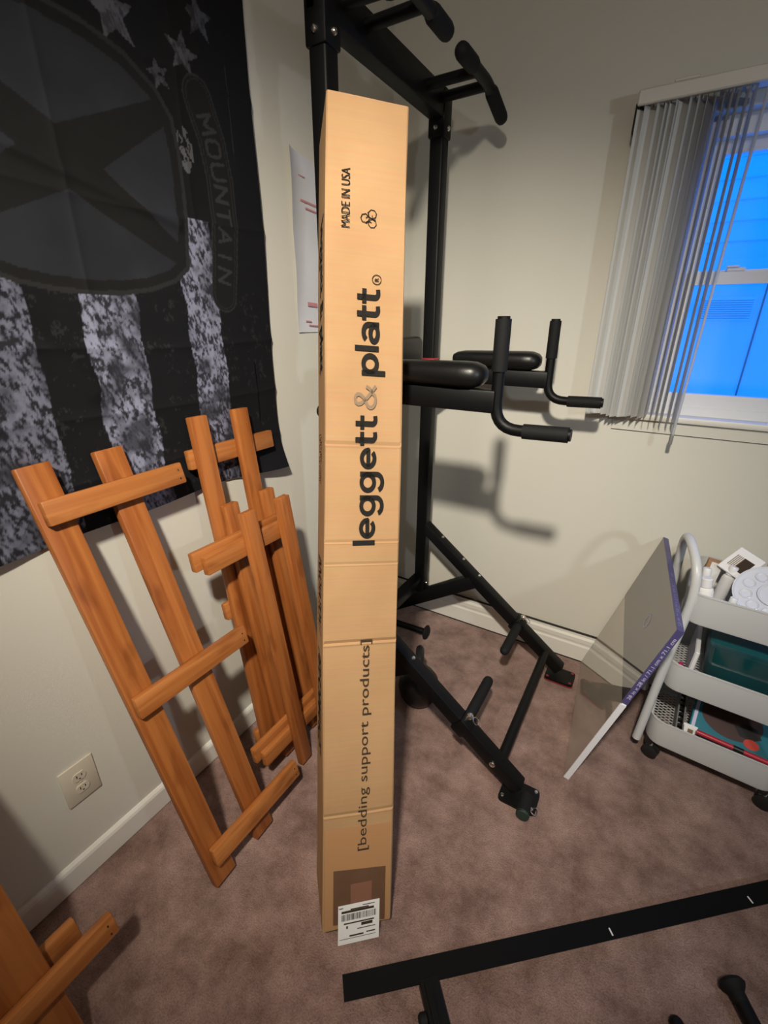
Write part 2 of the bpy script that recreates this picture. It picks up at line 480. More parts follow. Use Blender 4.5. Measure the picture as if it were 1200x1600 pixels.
# baseboards: profile swept along the wall
def baseboard(name, prof, p0, p1, inward, parent=None):
    p0, p1 = V(p0), V(p1); inward = V(inward)
    b_ = bmesh.new()
    a = [b_.verts.new(p0 + inward * d + V((0, 0, z))) for d, z in prof]
    c = [b_.verts.new(p1 + inward * d + V((0, 0, z))) for d, z in prof]
    n = len(prof)
    for i in range(n): b_.faces.new((a[i], a[(i + 1) % n], c[(i + 1) % n], c[i]))
    b_.faces.new(a); b_.faces.new(c[::-1])
    return struct(name, b_, MT['trim']) if parent is None else obj(name, b_, MT['trim'], parent)
PL = [(0, 0), (.013, 0), (.013, .066), (.010, .074), (.004, .08), (0, .08)]
baseboard('baseboard_left', PL, (0, RY, .004), (0, 0, .004), (1, 0, 0))
PB = [(0, 0), (.016, 0), (.016, .072), (.012, .08), (.012, .088), (.015, .092), (.015, .112), (.009, .122), (.009, .136), (0, .136)]
bbk = baseboard('baseboard_back', PB, (0.013, 0, .006), (RX, 0, .006), (0, -1, 0))
obj('caulk_gap', bm_box(RX - .03, .011, .004, at=(RX / 2, -.006, .144)), MT['gap'], bbk)
obj('floor_gap', bm_box(RX - .03, .017, .006, at=(RX / 2, -.0085, .003)), MT['gap'], bbk)

# window
win = tag(obj('window_1', (lambda b: (
    bm_box(.055, .07, WZ1 - WZ0, .0, bm=b, at=(WX0 + .0275, .085, (WZ0 + WZ1) / 2)),
    bm_box(.055, .07, WZ1 - WZ0, .0, bm=b, at=(WX1 - .0275, .085, (WZ0 + WZ1) / 2)),
    bm_box(WX1 - WX0 - .11, .07, .05, .0, bm=b, at=((WX0 + WX1) / 2, .085, WZ1 - .025)),
    bm_box(WX1 - WX0 - .11, .07, .03, .0, bm=b, at=((WX0 + WX1) / 2, .085, WZ0 + .015)))[0])(bmesh.new()), MT['vin'], smooth=False), kind='structure')
def sash(name, z0, z1, y, bot, top, st=.03):
    b_ = bmesh.new(); x0, x1 = WX0 + .056, WX1 - .056
    for bx in ((st, z1 - z0, x0 + st / 2, (z0 + z1) / 2), (st, z1 - z0, x1 - st / 2, (z0 + z1) / 2)):
        bm_box(bx[0], .03, bx[1], .0, bm=b_, at=(bx[2], y, bx[3]))
    bm_box(x1 - x0 - 2 * st, .03, bot, .0, bm=b_, at=((x0 + x1) / 2, y, z0 + bot / 2))
    bm_box(x1 - x0 - 2 * st, .03, top, .0, bm=b_, at=((x0 + x1) / 2, y, z1 - top / 2))
    s_ = obj(name, b_, MT['vin'], win)
    obj('pane', bm_box(x1 - x0 - 2 * st + .01, .004, z1 - z0 - bot - top + .01, at=((x0 + x1) / 2, y, (z0 + bot + z1 - top) / 2)), MT['glass'], s_)
    return s_
lower = sash('lower_sash', WZ0 + .012, 1.578, .072, .062, .036)
upper = sash('upper_sash', 1.545, WZ1 - .035, .105, .04, .05)
lk = obj('sash_lock', bm_box(.05, .02, .012, .004, 2, at=(1.22, .068, 1.584)), MT['white'], lower)
obj('lock_lever', bm_box(.035, .008, .006, .002, at=(1.21, .056, 1.592)), MT['white'], lk)
struct('trim_1', bm_box(WX1 - WX0 + .06, .055, .022, .006, 2, at=((WX0 + WX1) / 2, .006, WZ0 - .009)), MT['trim'], smooth=True)
# thin flat surround painted like the wall, its lower edge reads as a fine line
b_ = bmesh.new()
bm_box(2.02 - .962, .0045, .045, bm=b_, at=((2.02 + .962) / 2, -.00225, 1.0855))
bm_box(.05, .0045, .93, bm=b_, at=(.987, -.00225, 1.573))
struct('trim_2', b_, MT['wall'])
struct('trim_shadow_line', bm_box(1.062, .003, .0022, at=(1.492, -.0015, 1.0618)), MT['gap'])  # dark strip that paints in the thin shadow line below the surround

# neighbouring house outside the window
nh = thing('neighbour_house', (1.5, 1.62, 0), 'pale sided house wall standing outside the window in blue dusk light', 'house')
obj('wall_panel', bm_box(4.2, .1, 1.85, at=(1.5, 1.60, .835)), MT['siding'], nh)
obj('corner_seam', bm_box(.008, .006, 1.6, at=(1.472, 1.549, .9)), MT['grey'], nh)
obj('wall_backing', bm_box(4.2, .06, 1.4, at=(1.5, 1.63, 2.45)), MT['siding'], nh)
for i in range(13):
    z = 1.80 + .098 * i
    obj('siding_board', bm_box(4.2, .022, .1, .003, 1), MT['siding'], nh,
        Matrix.Translation((1.5, 1.583, z)) @ Matrix.Rotation(math.radians(-7), 4, 'X'))
vent = obj('vent_frame', bm_box(.275, .012, .125, .003, 1, at=(1.305, 1.545, 1.508)), MT['siding'], nh)
for i in range(10):
    obj('louver', bm_box(.25, .012, .006), MT['siding'], vent, Matrix.Translation((1.305, 1.536, 1.455 + .0115 * i)) @ Matrix.Rotation(.6, 4, 'X'))

# unseen spotlight body behind the camera, added to fit the narrowed beam
cl = thing('added_spotlight_body', (LAMP.x, LAMP.y, 2.60), 'small white spotlight body added out of view around the aimed ceiling beam', 'lamp')
lathe('canopy', [(0, 0), (.06, 0), (.06, .025), (0, .025)], (LAMP.x, LAMP.y, 2.614), (0, 0, 1), MT['trim'], cl)
tube('stem', [(LAMP.x, LAMP.y, 2.616), LAMP - LAXIS * .16], .008, MT['trim'], cl, 10)
lathe('lamp_housing', [(0, 0), (.03, 0), (.045, .03), (.05, .075), (.046, .075), (.04, .035), (0, .03)], LAMP - LAXIS * .165, LAXIS, MT['trim'], cl)
# ================================================================== wall flag
def smooth_noise(Y, Z, sc, seed):
    r = np.random.default_rng(seed); T = r.random((256, 256))
    y = Y * sc; z = Z * sc
    iy, iz = np.floor(y).astype(int), np.floor(z).astype(int)
    fy, fz = y - iy, z - iz
    fy = fy * fy * (3 - 2 * fy); fz = fz * fz * (3 - 2 * fz)
    g = lambda a, b: T[a % 256, b % 256]
    return (g(iy, iz) * (1 - fy) + g(iy + 1, iz) * fy) * (1 - fz) + (g(iy, iz + 1) * (1 - fy) + g(iy + 1, iz + 1) * fy) * fz
def fbm(Y, Z, sc, seed, o=4):
    return sum(smooth_noise(Y, Z, sc * 2 ** k, seed + k) * .5 ** k for k in range(o)) / sum(.5 ** k for k in range(o))
def seg_d(Y, Z, a, b):
    ax, ay = a; bx, by = b
    dx, dy = bx - ax, by - ay
    t = np.clip(((Y - ax) * dx + (Z - ay) * dy) / (dx * dx + dy * dy + 1e-12), 0, 1)
    return np.hypot(Y - ax - t * dx, Z - ay - t * dy), t
def inside(Y, Z, poly):
    c = np.zeros(Y.shape, bool); n = len(poly)
    for i in range(n):
        x0, y0 = poly[i]; x1, y1 = poly[(i + 1) % n]
        if y0 == y1: continue
        k = ((y0 > Z) != (y1 > Z)) & (Y < (x1 - x0) * (Z - y0) / (y1 - y0) + x0)
        c ^= k
    return c
def poly_d(Y, Z, poly):
    d = np.full(Y.shape, 9.)
    for i in range(len(poly)):
        d = np.minimum(d, seg_d(Y, Z, poly[i], poly[(i + 1) % len(poly)])[0])
    return d
FY0, FY1, FZ0, FZ1 = -1.70, -.768, .968, 2.46
yy = np.linspace(FY0, FY1, 330); zz = np.linspace(FZ0, FZ1, 520)
Z, Y = np.meshgrid(zz, yy, indexing='ij')
# print
col = np.zeros(Y.shape + (3,)); col[:] = (.0050, .0054, .0072)
n1 = .55 * fbm(Y * 1.6 + Z * .5, Z * .7, 150, 11, 2) + .45 * fbm(Y * 1.2, Z, 60, 17, 3); n2 = fbm(Y, Z, 22, 31)
dist_ = np.clip((n1 - .42) * 7.5, 0, 1) * np.clip((n2 - .25) * 3, .15, 1)
def stripe(y0, y1, ztop, amp):
    e = .004 * np.sin(Z * 40) + .003 * (fbm(Y, Z, 30, 5) - .5)
    msk = (Y > y0 + e) & (Y < y1 + e) & (Z < ztop)
    col[msk] = (np.array((.255, .265, .37)) * (dist_[msk, None] * .9 + .10) * amp)
stripe(-1.60, -1.427, 1.50, .55); stripe(-1.326, -1.197, 1.50, .9); stripe(-1.066, -.961, 1.66, .85)
faint = (n1 > .63) & (n2 > .55) & (Z < 1.5); col[faint] += .012
def star(cy, cz, r, rot, amp, cut):
    P = []
    for k in range(10):
        a = rot + k * math.pi / 5; q = r if k % 2 == 0 else r * .42
        P.append((cy + q * math.cos(a), cz + q * math.sin(a)))
    msk = inside(Y, Z, P) & (n2 > cut)
    col[msk] = np.array((.095, .098, .12)) * amp * (dist_[msk, None] * .6 + .4)
for a in ((-1.135, 1.992, .058, .5, .9, .2), (-.919, 2.068, .045, .35, .7, .42), (-.975, 1.985, .045, .2, .8, .40), (-1.045, 1.925, .03, .6, .6, .45),
          (-1.0, 2.19, .045, .4, .6, .3), (-1.19, 2.2, .05, .3, .6, .3), (-.9, 2.28, .045, .3, .6, .3), (-1.42, 2.15, .05, .3, .6, .3)):
    star(*a)
msk = (np.hypot((Y + 1.0) / .022, (Z - 1.80) / .045) < 1) & (n1 > .42); col[msk] = (.085, .085, .095)
# shield with crossed blades
half = [(-1.29, 1.962), (-1.20, 1.957), (-1.12, 1.938), (-1.055, 1.90), (-1.022, 1.855), (-1.014, 1.78), (-1.016, 1.70), (-1.024, 1.62), (-1.036, 1.545), (-1.08, 1.512), (-1.15, 1.488), (-1.22, 1.477), (-1.29, 1.474)]
keg = half + [(-2.58 - a, b) for a, b in reversed(half[1:-1])]
ins = inside(Y, Z, keg); dk = poly_d(Y, Z, keg)
fine = fbm(Y, Z, 12, 71)
col[ins] = (np.array((.0185, .0205, .0265)) * (.75 + .5 * fine[ins, None]))
col[ins & (dk < .030)] = (.0085, .0085, .009)
col[ins & (dk < .010)] = (.019, .019, .021)
for a, b in (((-1.045, 1.862), (-1.535, 1.575)), ((-1.535, 1.862), (-1.045, 1.565))):
    d, t = seg_d(Y, Z, a, b)
    wdt = np.where(t < .5, .012 + .05 * t, .012 + .05 * (1 - t)) + .010
    mm = ins & (d < wdt) & (dk > .02); col[mm] = (.0088, .0088, .0094)
# curved name tab beside the shield, lettering reads downwards
path = [(-.946, 1.915), (-.918, 1.84), (-.905, 1.76), (-.906, 1.66), (-.918, 1.57), (-.934, 1.49)]
PP = np.array(path); sl = np.concatenate([[0], np.cumsum(np.hypot(*np.diff(PP, axis=0).T))])
def onpath(s):
    return np.array([np.interp(s, sl, PP[:, 0]), np.interp(s, sl, PP[:, 1])])
d = np.full(Y.shape, 9.)
for a, b in zip(path[:-1], path[1:]): d = np.minimum(d, seg_d(Y, Z, a, b)[0])
col[d < .043] = (.0078, .0078, .0084)
col[(d < .043) & (d > .039)] = (.021, .021, .023)
col[(d < .034) & (d > .0315)] = (.019, .019, .021)
GL = {'M': [((0, 0), (0, 1)), ((0, 1), (.5, .3)), ((.5, .3), (1, 1)), ((1, 1), (1, 0))],
      'O': [((.2, 0), (.8, 0)), ((.8, 0), (1, .2)), ((1, .2), (1, .8)), ((1, .8), (.8, 1)), ((.8, 1), (.2, 1)), ((.2, 1), (0, .8)), ((0, .8), (0, .2)), ((0, .2), (.2, 0))],
      'U': [((0, 1), (0, .2)), ((0, .2), (.2, 0)), ((.2, 0), (.8, 0)), ((.8, 0), (1, .2)), ((1, .2), (1, 1))],
      'N': [((0, 0), (0, 1)), ((0, 1), (1, 0)), ((1, 0), (1, 1))],
      'T': [((0, 1), (1, 1)), ((.5, 1), (.5, 0))],
      'A': [((0, 0), (.5, 1)), ((.5, 1), (1, 0)), ((.2, .35), (.8, .35))],
      'I': [((.5, 0), (.5, 1))]}
tot = sl[-1]; cell = (tot - .05) / 8
for i, ch in enumerate('MOUNTAIN'):
    s0 = .025 + i * cell
    c0 = onpath(s0 + cell * .5); tg = onpath(s0 + cell * .8) - onpath(s0 + cell * .2); tg /= np.hypot(*tg)
    nr = np.array([-tg[1], tg[0]])
    w_, h_ = cell * .68, .040
    pt = lambda p: tuple(c0 + tg * (p[0] - .5) * w_ + nr * (p[1] - .5) * h_)
    for a, b in GL[ch]:
        col[seg_d(Y, Z, pt(a), pt(b))[0] < .0037] = (.028, .028, .030)
hem = (Y > FY1 - .006) | (Z < FZ0 + .008); col[hem] *= .9
# hanging shape: creases, slack folds, flared lower corner
X = .010 + .0045 * np.sin(Y * 9 + Z * 3) * np.sin(Z * 5.5 + 1) + .004 * (fbm(Y, Z, 4, 91) - .5) * 2
for z0, amp in ((1.368, .0042), (1.222, .0038), (1.66, .0036), (1.95, .003), (1.08, .003)):
    X += amp * np.exp(-np.abs(Z - z0 - .006 * np.sin(Y * 7)) / .012)
for y0, amp in ((-1.30, .003), (-1.0, .0025)):
    X += amp * np.exp(-np.abs(Y - y0) / .012)
dd, t_ = seg_d(Y, Z, (-1.50, 1.50), (-1.33, 1.28)); X += .010 * np.exp(-(dd / .03) ** 2)
dd, t_ = seg_d(Y, Z, (-1.62, 1.76), (-1.05, 1.64)); X += .006 * np.exp(-(dd / .012) ** 2)
X += .022 * np.clip((1.13 - Z) / .17, 0, 1) ** 2 * (.35 + .65 * np.clip((Y + 1.0) / .23, 0, 1))
X += .012 * np.clip((1.05 - Z) / .09, 0, 1) * np.sin(Y * 14)
X = np.maximum(X, .0035)
Ysh = Y + .002 * np.clip((1.2 - Z) / .23, 0, 1) * np.clip((Y + .95) / .18, 0, 1) + .004 * np.sin(Z * 9) * (Y > -.85)
Zsh = Z - .008 * np.sin(Y * 7.5 + .6) * np.clip((1.3 - Z) / .3, 0, 1)
Pg = np.stack([X, Ysh, Zsh], -1)
me = grid_mesh('wall_flag', Pg)
ca = me.color_attributes.new('print', 'FLOAT_COLOR', 'POINT')
ca.data.foreach_set('color', np.concatenate([col, np.ones(Y.shape + (1,))], -1).reshape(-1).astype(np.float32))
fl_ = obj('wall_flag', me, attr_mat('printed_flag_cloth', 'print'))
tag(fl_, 'black cloth flag with distressed white stripes, stars and shield hung on the left wall', 'flag')

# ================================================================== paper on the left wall
ny, nz = 24, 40
zz = np.linspace(1.392, 1.905, nz); yy = np.linspace(0, 1, ny)
Zp, Tp = np.meshgrid(zz, yy, indexing='ij')
Yp = -.637 + .008 * (1.905 - Zp) / .5 + Tp * .27
Xp = .004 + .016 * np.clip(1 - Tp / .25, 0, 1) ** 2 * (Zp - 1.3) / .6 + .002 * np.sin(Zp * 25)
Zp2 = Zp - .03 * Tp * (Zp - 1.392) / .5
wp = obj('wall_paper_sheet', grid_mesh('wall_paper_sheet', np.stack([Xp, Yp, Zp2], -1)), MT['papergrey'])
tag(wp, 'white paper sheet with red print pinned to the left wall beside the flag', 'paper')
for (y0, z0, w_, h_) in ((-.608, 1.842, .05, .003), (-.585, 1.775, .10, .006), (-.562, 1.757, .08, .005), (-.575, 1.48, .05, .012), (-.59, 1.427, .03, .004), (-.575, 1.412, .09, .004)):
    obj('red_print', bm_box(.0006, w_, h_), MT['redink'], wp, Matrix.Translation((.0068, y0 + w_ / 2, z0)) @ Matrix.Rotation(-.06, 4, 'X'))

# ================================================================== wall outlet
ot = thing('wall_outlet', (0, -1.594, .25), 'almond duplex wall outlet low on the left wall beside the wooden frame', 'outlet')
obj('cover_plate', bm_box(.006, .082, .122, .0028, 2, at=(.003, -1.594, .313)), MT['outlet'], ot, smooth=True)
for dz in (-.02, .02):
    rc = obj('receptacle', bm_prism([(.016 * math.cos(a) * 1.0, max(-.0125, min(.0125, .017 * math.sin(a)))) for a in [k * math.pi / 10 for k in range(20)]], .003), MT['outlet'], ot,
             frame((.0055, -1.594, .313 + dz), x=(0, 1, 0), y=(0, 0, 1)))
    for dy, h_ in ((-.006, .008), (.006, .0065)):
        obj('slot', bm_box(.0016, .002, h_), MT['slot'], rc, Matrix.Translation((.0084, -1.594 + dy, .316 + dz)))
    obj('ground_hole', bm_box(.0016, .0045, .004, .0015), MT['slot'], rc, Matrix.Translation((.0084, -1.594, .3065 + dz)))
lathe('plate_screw', [(0, .0015), (.003, .001), (.0032, 0), (0, 0)], (.006, -1.594, .313), (1, 0, 0), MT['outlet'], ot, 10)

# ================================================================== vertical blind
vb = thing('vertical_blind', (1.4, -.05, 1.1), 'grey vertical blind with slats stacked to one side of the window', 'blind')
obj('valance', bm_box(1.15, .014, .036, .003, 1, at=(1.445, -.088, 2.024)), MT['rail'], vb)
obj('headrail', bm_box(1.13, .05, .026, .003, 1, at=(1.445, -.05, 2.026)), MT['rail'], vb)
obj('mount_bracket', bm_box(.018, .062, .075, .003, 1, at=(.872, -.035, 1.985)), MT['gap'], vb)
obj('ceiling_clip', bm_box(.06, .03, .008, .002, 1, at=(.985, -.075, 2.047)), MT['rail'], vb)
def slat_mesh(w, h):
    n, mz = 6, 10
    u = np.linspace(-.5, .5, n); v = np.linspace(0, 1, mz)
    Vv, Uu = np.meshgrid(v, u, indexing='ij')
    return grid_mesh('slat', np.stack([Uu * w, .006 * (1 - (2 * Uu) ** 2) - .003, -Vv * h], -1))
sm = slat_mesh(.082, .885); sm.materials.append(MT['slat'])
NS = 17
for i in range(NS):
    x = .902 + (i * .0148 if i < 11 else .1628 + (i - 11) * .0168) + random.uniform(-.002, .002)
    ang = math.radians([38, 44, 26, 48, 55, 50, 58, 40, 60, 66, 76, 86, 88, 90, 91, 92, 93][i] + random.uniform(-2, 2))
    obj('slat', sm, None, vb, Matrix.Translation((x, -.05, 2.008 - random.uniform(0, .008))) @ Matrix.Rotation(ang, 4, 'Z') @ Matrix.Rotation(random.uniform(-.004, .004), 4, 'Y'))
    obj('slat_clip', bm_box(.012, .012, .02), MT['rail'], vb, Matrix.Translation((x, -.05, 2.012)))
tube('wand', [(1.178, -.085, 2.01), (1.158, -.075, 1.06)], .0042, MT['frost'], vb, 8)
lathe('wand_tip', [(0, -.02), (.006, -.016), (.0065, .012), (.004, .02), (0, .02)], (1.157, -.075, 1.058), (0, 0, 1), MT['grey'], vb, 10)

# ================================================================== power tower
pt_ = thing('power_tower', (.5, -.485, 0), 'black steel power tower with dip arms and pull-up grips standing in the corner', 'exercise machine')
UX, YN, YF = .28, -.80, -.17
def bolt(p, axis, r=.009):
    lathe('bolt', [(r * 1.0, 0), (r, .003), (r * .7, .0065), (0, .008)], p, axis, MT['chrome'], pt_, 12)
for y in (YN, YF):
    s = 1 if y == YF else -1
    beam('upright_post', (UX, y, .22), (UX, y, 2.05), .05, .05, MT['black'], pt_, bev=.007, seg=3)
    beam('post_sleeve', (UX, y, 1.995), (UX, y, 2.125), .060, .060, MT['black'], pt_, bev=.006)
    bolt((UX + .030, y, 2.022), (1, 0, 0), .008)
    bolt((UX, y - .030, 2.022), (0, -1, 0), .008)
    # dip arm
    ya = y + (.035 if y == YN else -.035)
    beam('arm_sleeve', (UX, y, 1.165), (UX, y, 1.285), .064, .064, MT['black'], pt_, bev=.006)
    beam('height_gasket', (UX, y, 1.285), (UX, y, 1.297), .056, .056, MT['red'], pt_, bev=.004)
    beam('dip_arm', (.235, ya, 1.243), (.752, ya, 1.243), .042, .056, MT['black'], pt_, bev=.006)
    obj('arm_gusset', bm_prism([(0, 0), (.09, 0), (0, -.07)], .006), MT['black'], pt_, frame((UX + .03, ya + .003, 1.217), x=(1, 0, 0), y=(0, 0, 1)))
    lathe('adjust_knob', [(0, .03), (.018, .028), (.022, .015), (.022, 0), (0, 0)], (UX - .032, y, 1.175), (-1, 0, 0), MT['foam'], pt_, 16)
    bolt((UX + .032, y - .02, 1.18), (1, 0, 0), .007)
    # padded rest: rounded capsule
    b_ = bmesh.new()
    prof = [(.046 * math.copysign(abs(math.cos(a)) ** .7, math.cos(a)), .031 * math.copysign(abs(math.sin(a)) ** .8, math.sin(a))) for a in [2 * math.pi * k / 18 for k in range(18)]]
    xs = [.395, .40, .415, .44, .50, .60, .66, .69, .708, .718, .722]
    sc = [.15, .5, .75, .9, .95, 1.0, 1.04, 1.0, .8, .5, .15]
    bm_sweep([V((x - .56, 0, 0)) for x in xs], [(b2, a2) for a2, b2 in prof], bm=b_, scale=sc)
    obj('arm_pad', b_, MT['vinyl'], pt_, Matrix.Translation((.56, ya, 1.303)), smooth=True)
    # upright + bent dip handle with foam sleeves
    tube('dip_handle', [(.750, ya, 1.438), (.752, ya, 1.175), (.938, ya, 1.180)], .0148, MT['black'], pt_, rad=.065)
    tube('grip_sleeve', [(.750, ya, 1.432), (.7515, ya, 1.315)], .0188, MT['foam'], pt_)
    tube('grip_sleeve', [(.826, ya, 1.1765), (.932, ya, 1.1798)], .0188, MT['foam'], pt_)
    # base: front brace, rear strut, feet
    beam('front_brace', (.285, y, .572), (.960, y, .0475), .048, .048, MT['black'], pt_, bev=.006)
    beam('rear_strut', (.545, y, .358), (.055, y, .040), .050, .062, MT['black'], pt_, bev=.006)
    fp = obj('foot_plate', bm_prism(rrect(.115, .088, .014), .010), MT['black'], pt_, Matrix.Translation((.965, y, .006)))
    obj('rubber_foot', bm_prism(rrect(.118, .091, .015), .006), MT['darkred' if y == YF else 'foam'], fp, Matrix.Translation((.965, y, .0002)))
    for dx, dy in ((-.046, .033), (.046, .033), (.046, -.033), (-.046, -.033)):
        lathe('plate_screw', [(.006, 0), (.006, .002), (0, .005)], (.965 + dx, y + dy, .016), (0, 0, 1), MT['darkred' if y == YF else 'chrome'], fp, 10)
    obj('rear_foot', bm_prism(rrect(.10, .09, .014), .010), MT['foam'], pt_, Matrix.Translation((.07, y, .0005)))
    bd = V((.7, 0, -.544)).normalized(); bn = V((.544, 0, .7)).normalized()
    for q in (.10, .235, .335):
        bolt(V((.285, y, .572)) + bd * q + bn * .024, bn, .0075)
    bolt((UX, y - .026, .30), (0, -1, 0), .0075); bolt((UX, y - .026, .255), (0, -1, 0), .0075)
    for z in (.27, .57): bolt((UX + .026, y + .0, z), (1, 0, 0), .006)
    # band peg on the brace, pointing inwards
    q = V((.285, y, .572)) + bd * .60
    e = V((0, -s, 0))
    obj('peg_collar', bm_box(.062, .062, .05, .008, 2), MT['black'], pt_, frame(q, x=(0, 1, 0), z=bd), smooth=True)
    tube('band_peg', [q + e * .02 + bn * .012, q + e * .235 + bn * .012], .0185, MT['foam'], pt_, round_end=True)
    lathe('pull_pin', [(.010, 0), (.012, .006), (.012, .016), (.008, .022), (0, .024)], q + bn * .03 - bd * .01, bn, MT['chrome'], pt_, 14)
    ring = [q + bn * .05 + bd * (.012 * math.cos(a) + .012) + e * (.012 * math.sin(a)) for a in [2 * math.pi * k / 14 for k in range(14)]]
    rb = q + bn * .05
    obj('pin_ring', bm_sweep([r_ - rb for r_ in ring], circ(.0016, 6), closed=True), MT['chrome'], pt_, Matrix.Translation(rb), smooth=True)
# near foot peg facing outwards
tube('band_peg', [(.990, YN - .02, .045), (.995, YN - .085, .045)], .020, MT['foam'], pt_)
lathe('peg_cap', [(0, .004), (.018, .003), (.0205, -.004), (0, -.004)], (.9953, YN - .086, .045), (0.04, -1, 0), MT['green'], pt_, 18)
rb = V((1.02, YN - .045, .03))
obj('pin_ring', bm_sweep([V((.011 * math.cos(a), .011 * math.sin(a), .004 * math.sin(2 * a))) for a in [2 * math.pi * k / 14 for k in range(14)]], circ(.0018, 6), closed=True), MT['chrome'], pt_, Matrix.Translation(rb), smooth=True)
bolt(V((.285, YN, .572)) + V((.7, 0, -.544)).normalized() * .745 + V((0, -.024, 0)), (0, -1, 0), .0105)
tube('cross_tube', [(.892, YN, .112), (.892, YF, .112)], .0165, MT['black'], pt_)
beam('lower_crossbar', (UX - .01, YN, .285), (UX - .01, YF, .285), .05, .045, MT['black'], pt_, side=(1, 0, 0), bev=.005)
beam('back_mount', (UX, YN, 1.225), (UX, YF, 1.225), .05, .045, MT['black'], pt_, side=(1, 0, 0), bev=.005)
b_ = bm_box(.055, .27, .21, .022, 4)
obj('back_pad', b_, MT['vinyl'], pt_, Matrix.Translation((.315, -.485, 1.275)), smooth=True)
beam('pull_up_crossbar', (UX, YN - .03, 2.085), (UX, YF + .03, 2.085), .052, .082, MT['black'], pt_, side=(1, 0, 0), bev=.006)
for s in (1, -1):
    my = lambda y: -.485 + s * (y + .485)
    tube('grip_arm', [(UX + .01, my(-.315), 2.09), (.462, my(-.315), 2.09)], .0145, MT['black'], pt_)
    tube('grip_arm', [(UX + .01, my(-.215), 2.09), (.466, my(-.225), 2.088)], .0145, MT['black'], pt_)
    tube('pull_up_bar', [(.462, my(-.44), 2.09), (.463, my(-.235), 2.09), (.478, my(-.118), 2.03)], .0165, MT['black'], pt_, rad=.03)
    tube('pull_up_grip', [(.462, my(-.452), 2.09), (.4625, my(-.335), 2.09)], .0215, MT['foam'], pt_, round_end=True)
    tube('pull_up_grip', [(.4645, my(-.222), 2.085), (.479, my(-.112), 2.027)], .0205, MT['foam'], pt_, round_end=True)

# kettlebell and bar on the floor behind the near brace
kb = thing('kettlebell', (.495, -.60, 0), 'black iron kettlebell on the carpet behind the tower brace', 'kettlebell')
lathe('bell', [(0, 0), (.045, 0), (.062, .012), (.078, .045), (.082, .075), (.076, .108), (.058, .135), (.03, .15), (0, .155)], (.495, -.60, .001), (0, 0, 1), MT['vinyl'], kb, 28)
hd = V((.42, -.9, 0)).normalized(); c0 = V((.495, -.60, 0))
tube('handle', [c0 + hd * -.045 + V((0, 0, .12)), c0 + hd * -.06 + V((0, 0, .21)), c0 + V((0, 0, .245)), c0 + hd * .06 + V((0, 0, .21)), c0 + hd * .045 + V((0, 0, .12))], .0165, MT['vinyl'], kb, rad=.045)
eb = thing('exercise_bar', (.2, -.24, 0), 'short black bar with flared ends lying on the carpet under the tower', 'bar')
tube('bar', [(.02, -.25, .036), (.345, -.232, .036)], .0155, MT['black'], eb)
for x, d_ in ((.345, 1), (.03, -1)):
    lathe('end_flange', [(0, -.008), (.02, -.008), (.034, 0), (.035, .008), (.028, .014), (0, .016)], (x, -.232 if d_ > 0 else -.25, .036), (d_, .055 * d_, 0), MT['foam'], eb, 20)

# ================================================================== long cardboard box
BO = V((.6605, -1.434, .060)); BX = V((.72734, .68207, -.07589)).normalized(); BU = V((-.13498, .2506, .95863)); BB = V((-.67287, .68701, -.27434))
BW, BL, BD = .1705, 1.866, .168
bx_ = thing('shipping_box', BO + BB * BD * .5 + BX * BW * .5, 'tall narrow brown cardboard shipping box with black lettering leaning against the tower', 'box')
def bp(s, t, d=0.0): return BO + BX * s + BU * t + BB * d
b_ = bmesh.new(); nt_ = 60
# body as rings along the length with slight dents and buckled creases
cre = [(1.17, .003, .008), (.955, .0016, .006), (.905, .0016, .006), (.722, .0042, .008), (.30, .002, .008), (1.63, .0012, .02)]
ts = sorted(set([round(k * BL / nt_, 4) for k in range(nt_ + 1)] + [round(c + o, 4) for c, _, w_ in cre for o in (-w_, -w_ / 2, 0, w_ / 2, w_)]))
rad_ = .003
base = [(rad_, 0), (BW * .25, 0), (BW * .5, 0), (BW * .75, 0), (BW - rad_, 0), (BW, rad_), (BW, BD - rad_), (BW - rad_, BD), (rad_, BD), (0, BD - rad_), (0, BD * .5), (0, rad_)]
rings = []
for t in ts:
    ring = []
    for (s, d) in base:
        dd = 0.0
        if d == 0:
            for c, a, w_ in cre:
                u = (t - c) / w_
                if abs(u) < 1: dd += a * (1 - abs(u)) * (1 if u > -.2 else -.6)
            dd += .0012 * math.sin(t * 9 + s * 20)
        ss = s + (.0012 * math.sin(t * 7) if s in (0, BW) else 0)
        ring.append(b_.verts.new(bp(ss, t, d + dd) - bp(0, 0)))
    rings.append(ring)
for r0, r1 in zip(rings[:-1], rings[1:]):
    for j in range(len(base)): b_.faces.new((r0[j], r0[(j + 1) % len(base)], r1[(j + 1) % len(base)], r1[j]))
b_.faces.new(rings[0][::-1])
b_.faces.new(rings[-1])
